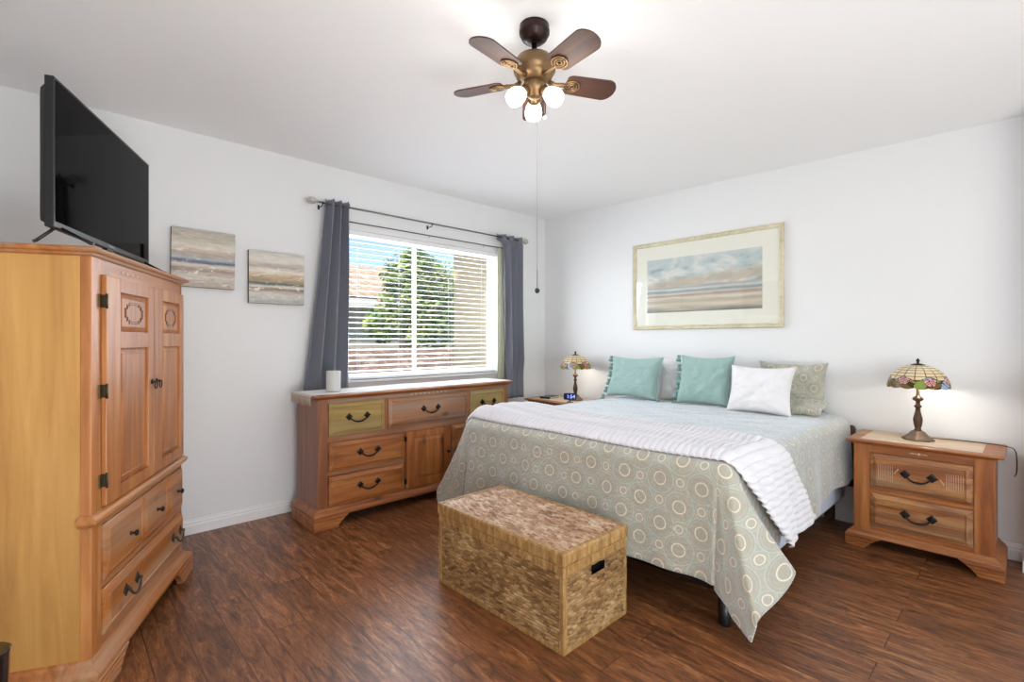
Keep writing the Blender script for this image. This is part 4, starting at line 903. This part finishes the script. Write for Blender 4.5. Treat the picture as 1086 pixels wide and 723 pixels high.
# ------------------------------------------------------------------ outside the window
m = MB(); m.box(-30, 40, WY+.5, 60, -3.0, -2.9); o_ = struct(m.build('ground', M['grass']))
def tile_roof(m, x0, x1, ya, za, yb, zb, pitch=.30, row=.33, amp=.05, mi=0):
    nu = int((x1-x0)/pitch*6); L_ = math.hypot(yb-ya, zb-za); rows = int(L_/row); 
    ny, nz = -(zb-za)/L_, (yb-ya)/L_
    def f(u, v):
        x = x0+(x1-x0)*u; s_ = v*rows; fr = s_ % 1 if v < 1 else 0; q = min(1, s_/rows); h_ = amp*(.5+.5*math.cos(2*PI*x/pitch))+.035*(1-fr)
        return (x, ya+(yb-ya)*q+ny*h_, za+(zb-za)*q+nz*h_)
    m.grid(nu, rows*4, f, smooth=False)
NB = thing('neighbour_house', 'pale house with a sand tile roof seen through the blind', 'house')
m = MB(); m.box(1, 16, 12.3, 19, -2.9, 2.28); m.build('wall', M['stucco_w'], NB)
m = MB(); tile_roof(m, .4, 16.6, 11.7, 2.42, 16.0, 3.88, .34, .40, .06); m.grid(1, 1, lambda u, v: (.4+16.2*u, 16+4.3*v, 3.9-1.5*v)); m.build('roof', M['tile_far'], NB)
m = MB(); m.box(.4, 16.6, 11.60, 11.72, 2.22, 2.42); m.box(.4, 16.6, 11.72, 12.3, 2.24, 2.28); m.build('gutter', M['trim'], NB)
LR_ = thing('porch_roof', 'low rust brown tile roof below the window', 'roof')
m = MB(); tile_roof(m, 0, 9, 5.6, .30, 9.0, 1.13, .26, .30, .05); m.build('tiles', M['tile_near'], LR_)
m = MB(); m.box(0, 9, 5.8, 9.0, -2.9, .22); m.build('wall', M['stucco_w'], LR_)
EW = thing('house_wing', 'tan stucco wing with brown soffit at the right of the window view', 'house')
m = MB(); m.box(3.76, 6.5, WY+.17, 5.10, -2.9, 2.60); m.build('wall', M['stucco'], EW)
m = MB(); m.box(3.50, 7.0, WY+.17, 5.40, 2.60, 2.66); m.box(3.48, 7.0, 5.40, 5.43, 2.58, 2.74); m.box(3.48, 3.50, WY+.17, 5.40, 2.58, 2.74); m.build('soffit', M['soffit'], EW)
TR = thing('tree', 'leafy green tree between the window and the pale house', 'tree', (5.9, 9.9, -2.9))
m = MB()
def branch(p, d_, l, r, dep):
    q = p+d_*l; m.tube([p, (p+q)/2+Vector((random.uniform(-.03, .03), random.uniform(-.03, .03), 0)), q], [r, r*.85, r*.65], 7)
    if dep:
        for _ in range(3): branch(q, (d_+Vector((random.uniform(-.75, .75), random.uniform(-.6, .6), random.uniform(-.15, .4)))).normalized(), l*.62, r*.6, dep-1)
m.tube([(0, 0, 0), (.1, 0, 2), (.0, 0, 3.9)], [.16, .13, .11], 10); branch(Vector((0, 0, 3.9)), Vector((-.35, 0, .9)).normalized(), .8, .08, 2); branch(Vector((0, 0, 3.7)), Vector((.4, 0, .9)).normalized(), .8, .08, 2); m.build('trunk', M['bark'], TR)
m = MB(); rnd = random.Random(11)
blobs = [(-.02, 0, 5.72, .52), (.45, 0, 5.8, .50), (.95, 0, 5.6, .6), (0, 0, 5.2, .58), (1.25, 0, 5.0, .7), (-.52, 0, 4.62, .42), (.3, 0, 4.7, .6), (1.0, .1, 4.5, .55), (.25, 0, 6.05, .36), (1.8, .2, 5.5, .7)]
for i in range(8500):
    bx, by, bz, br_ = rnd.choice(blobs); v = Vector((rnd.gauss(0, 1), rnd.gauss(0, 1), rnd.gauss(0, 1))).normalized()*br_*rnd.uniform(.55, 1.05)
    c_ = Vector((bx, by, bz))+v; a_ = Vector((rnd.gauss(0, 1), rnd.gauss(0, 1), rnd.gauss(0, 1))).normalized(); b2 = a_.orthogonal().normalized(); s_ = rnd.uniform(.055, .10)
    vs = [m.bm.verts.new(c_+a_*s_), m.bm.verts.new(c_+b2*s_*.45), m.bm.verts.new(c_-a_*s_), m.bm.verts.new(c_-b2*s_*.45)]; m.face(vs)
m.build('foliage', M['leaf'], TR, normals=False)
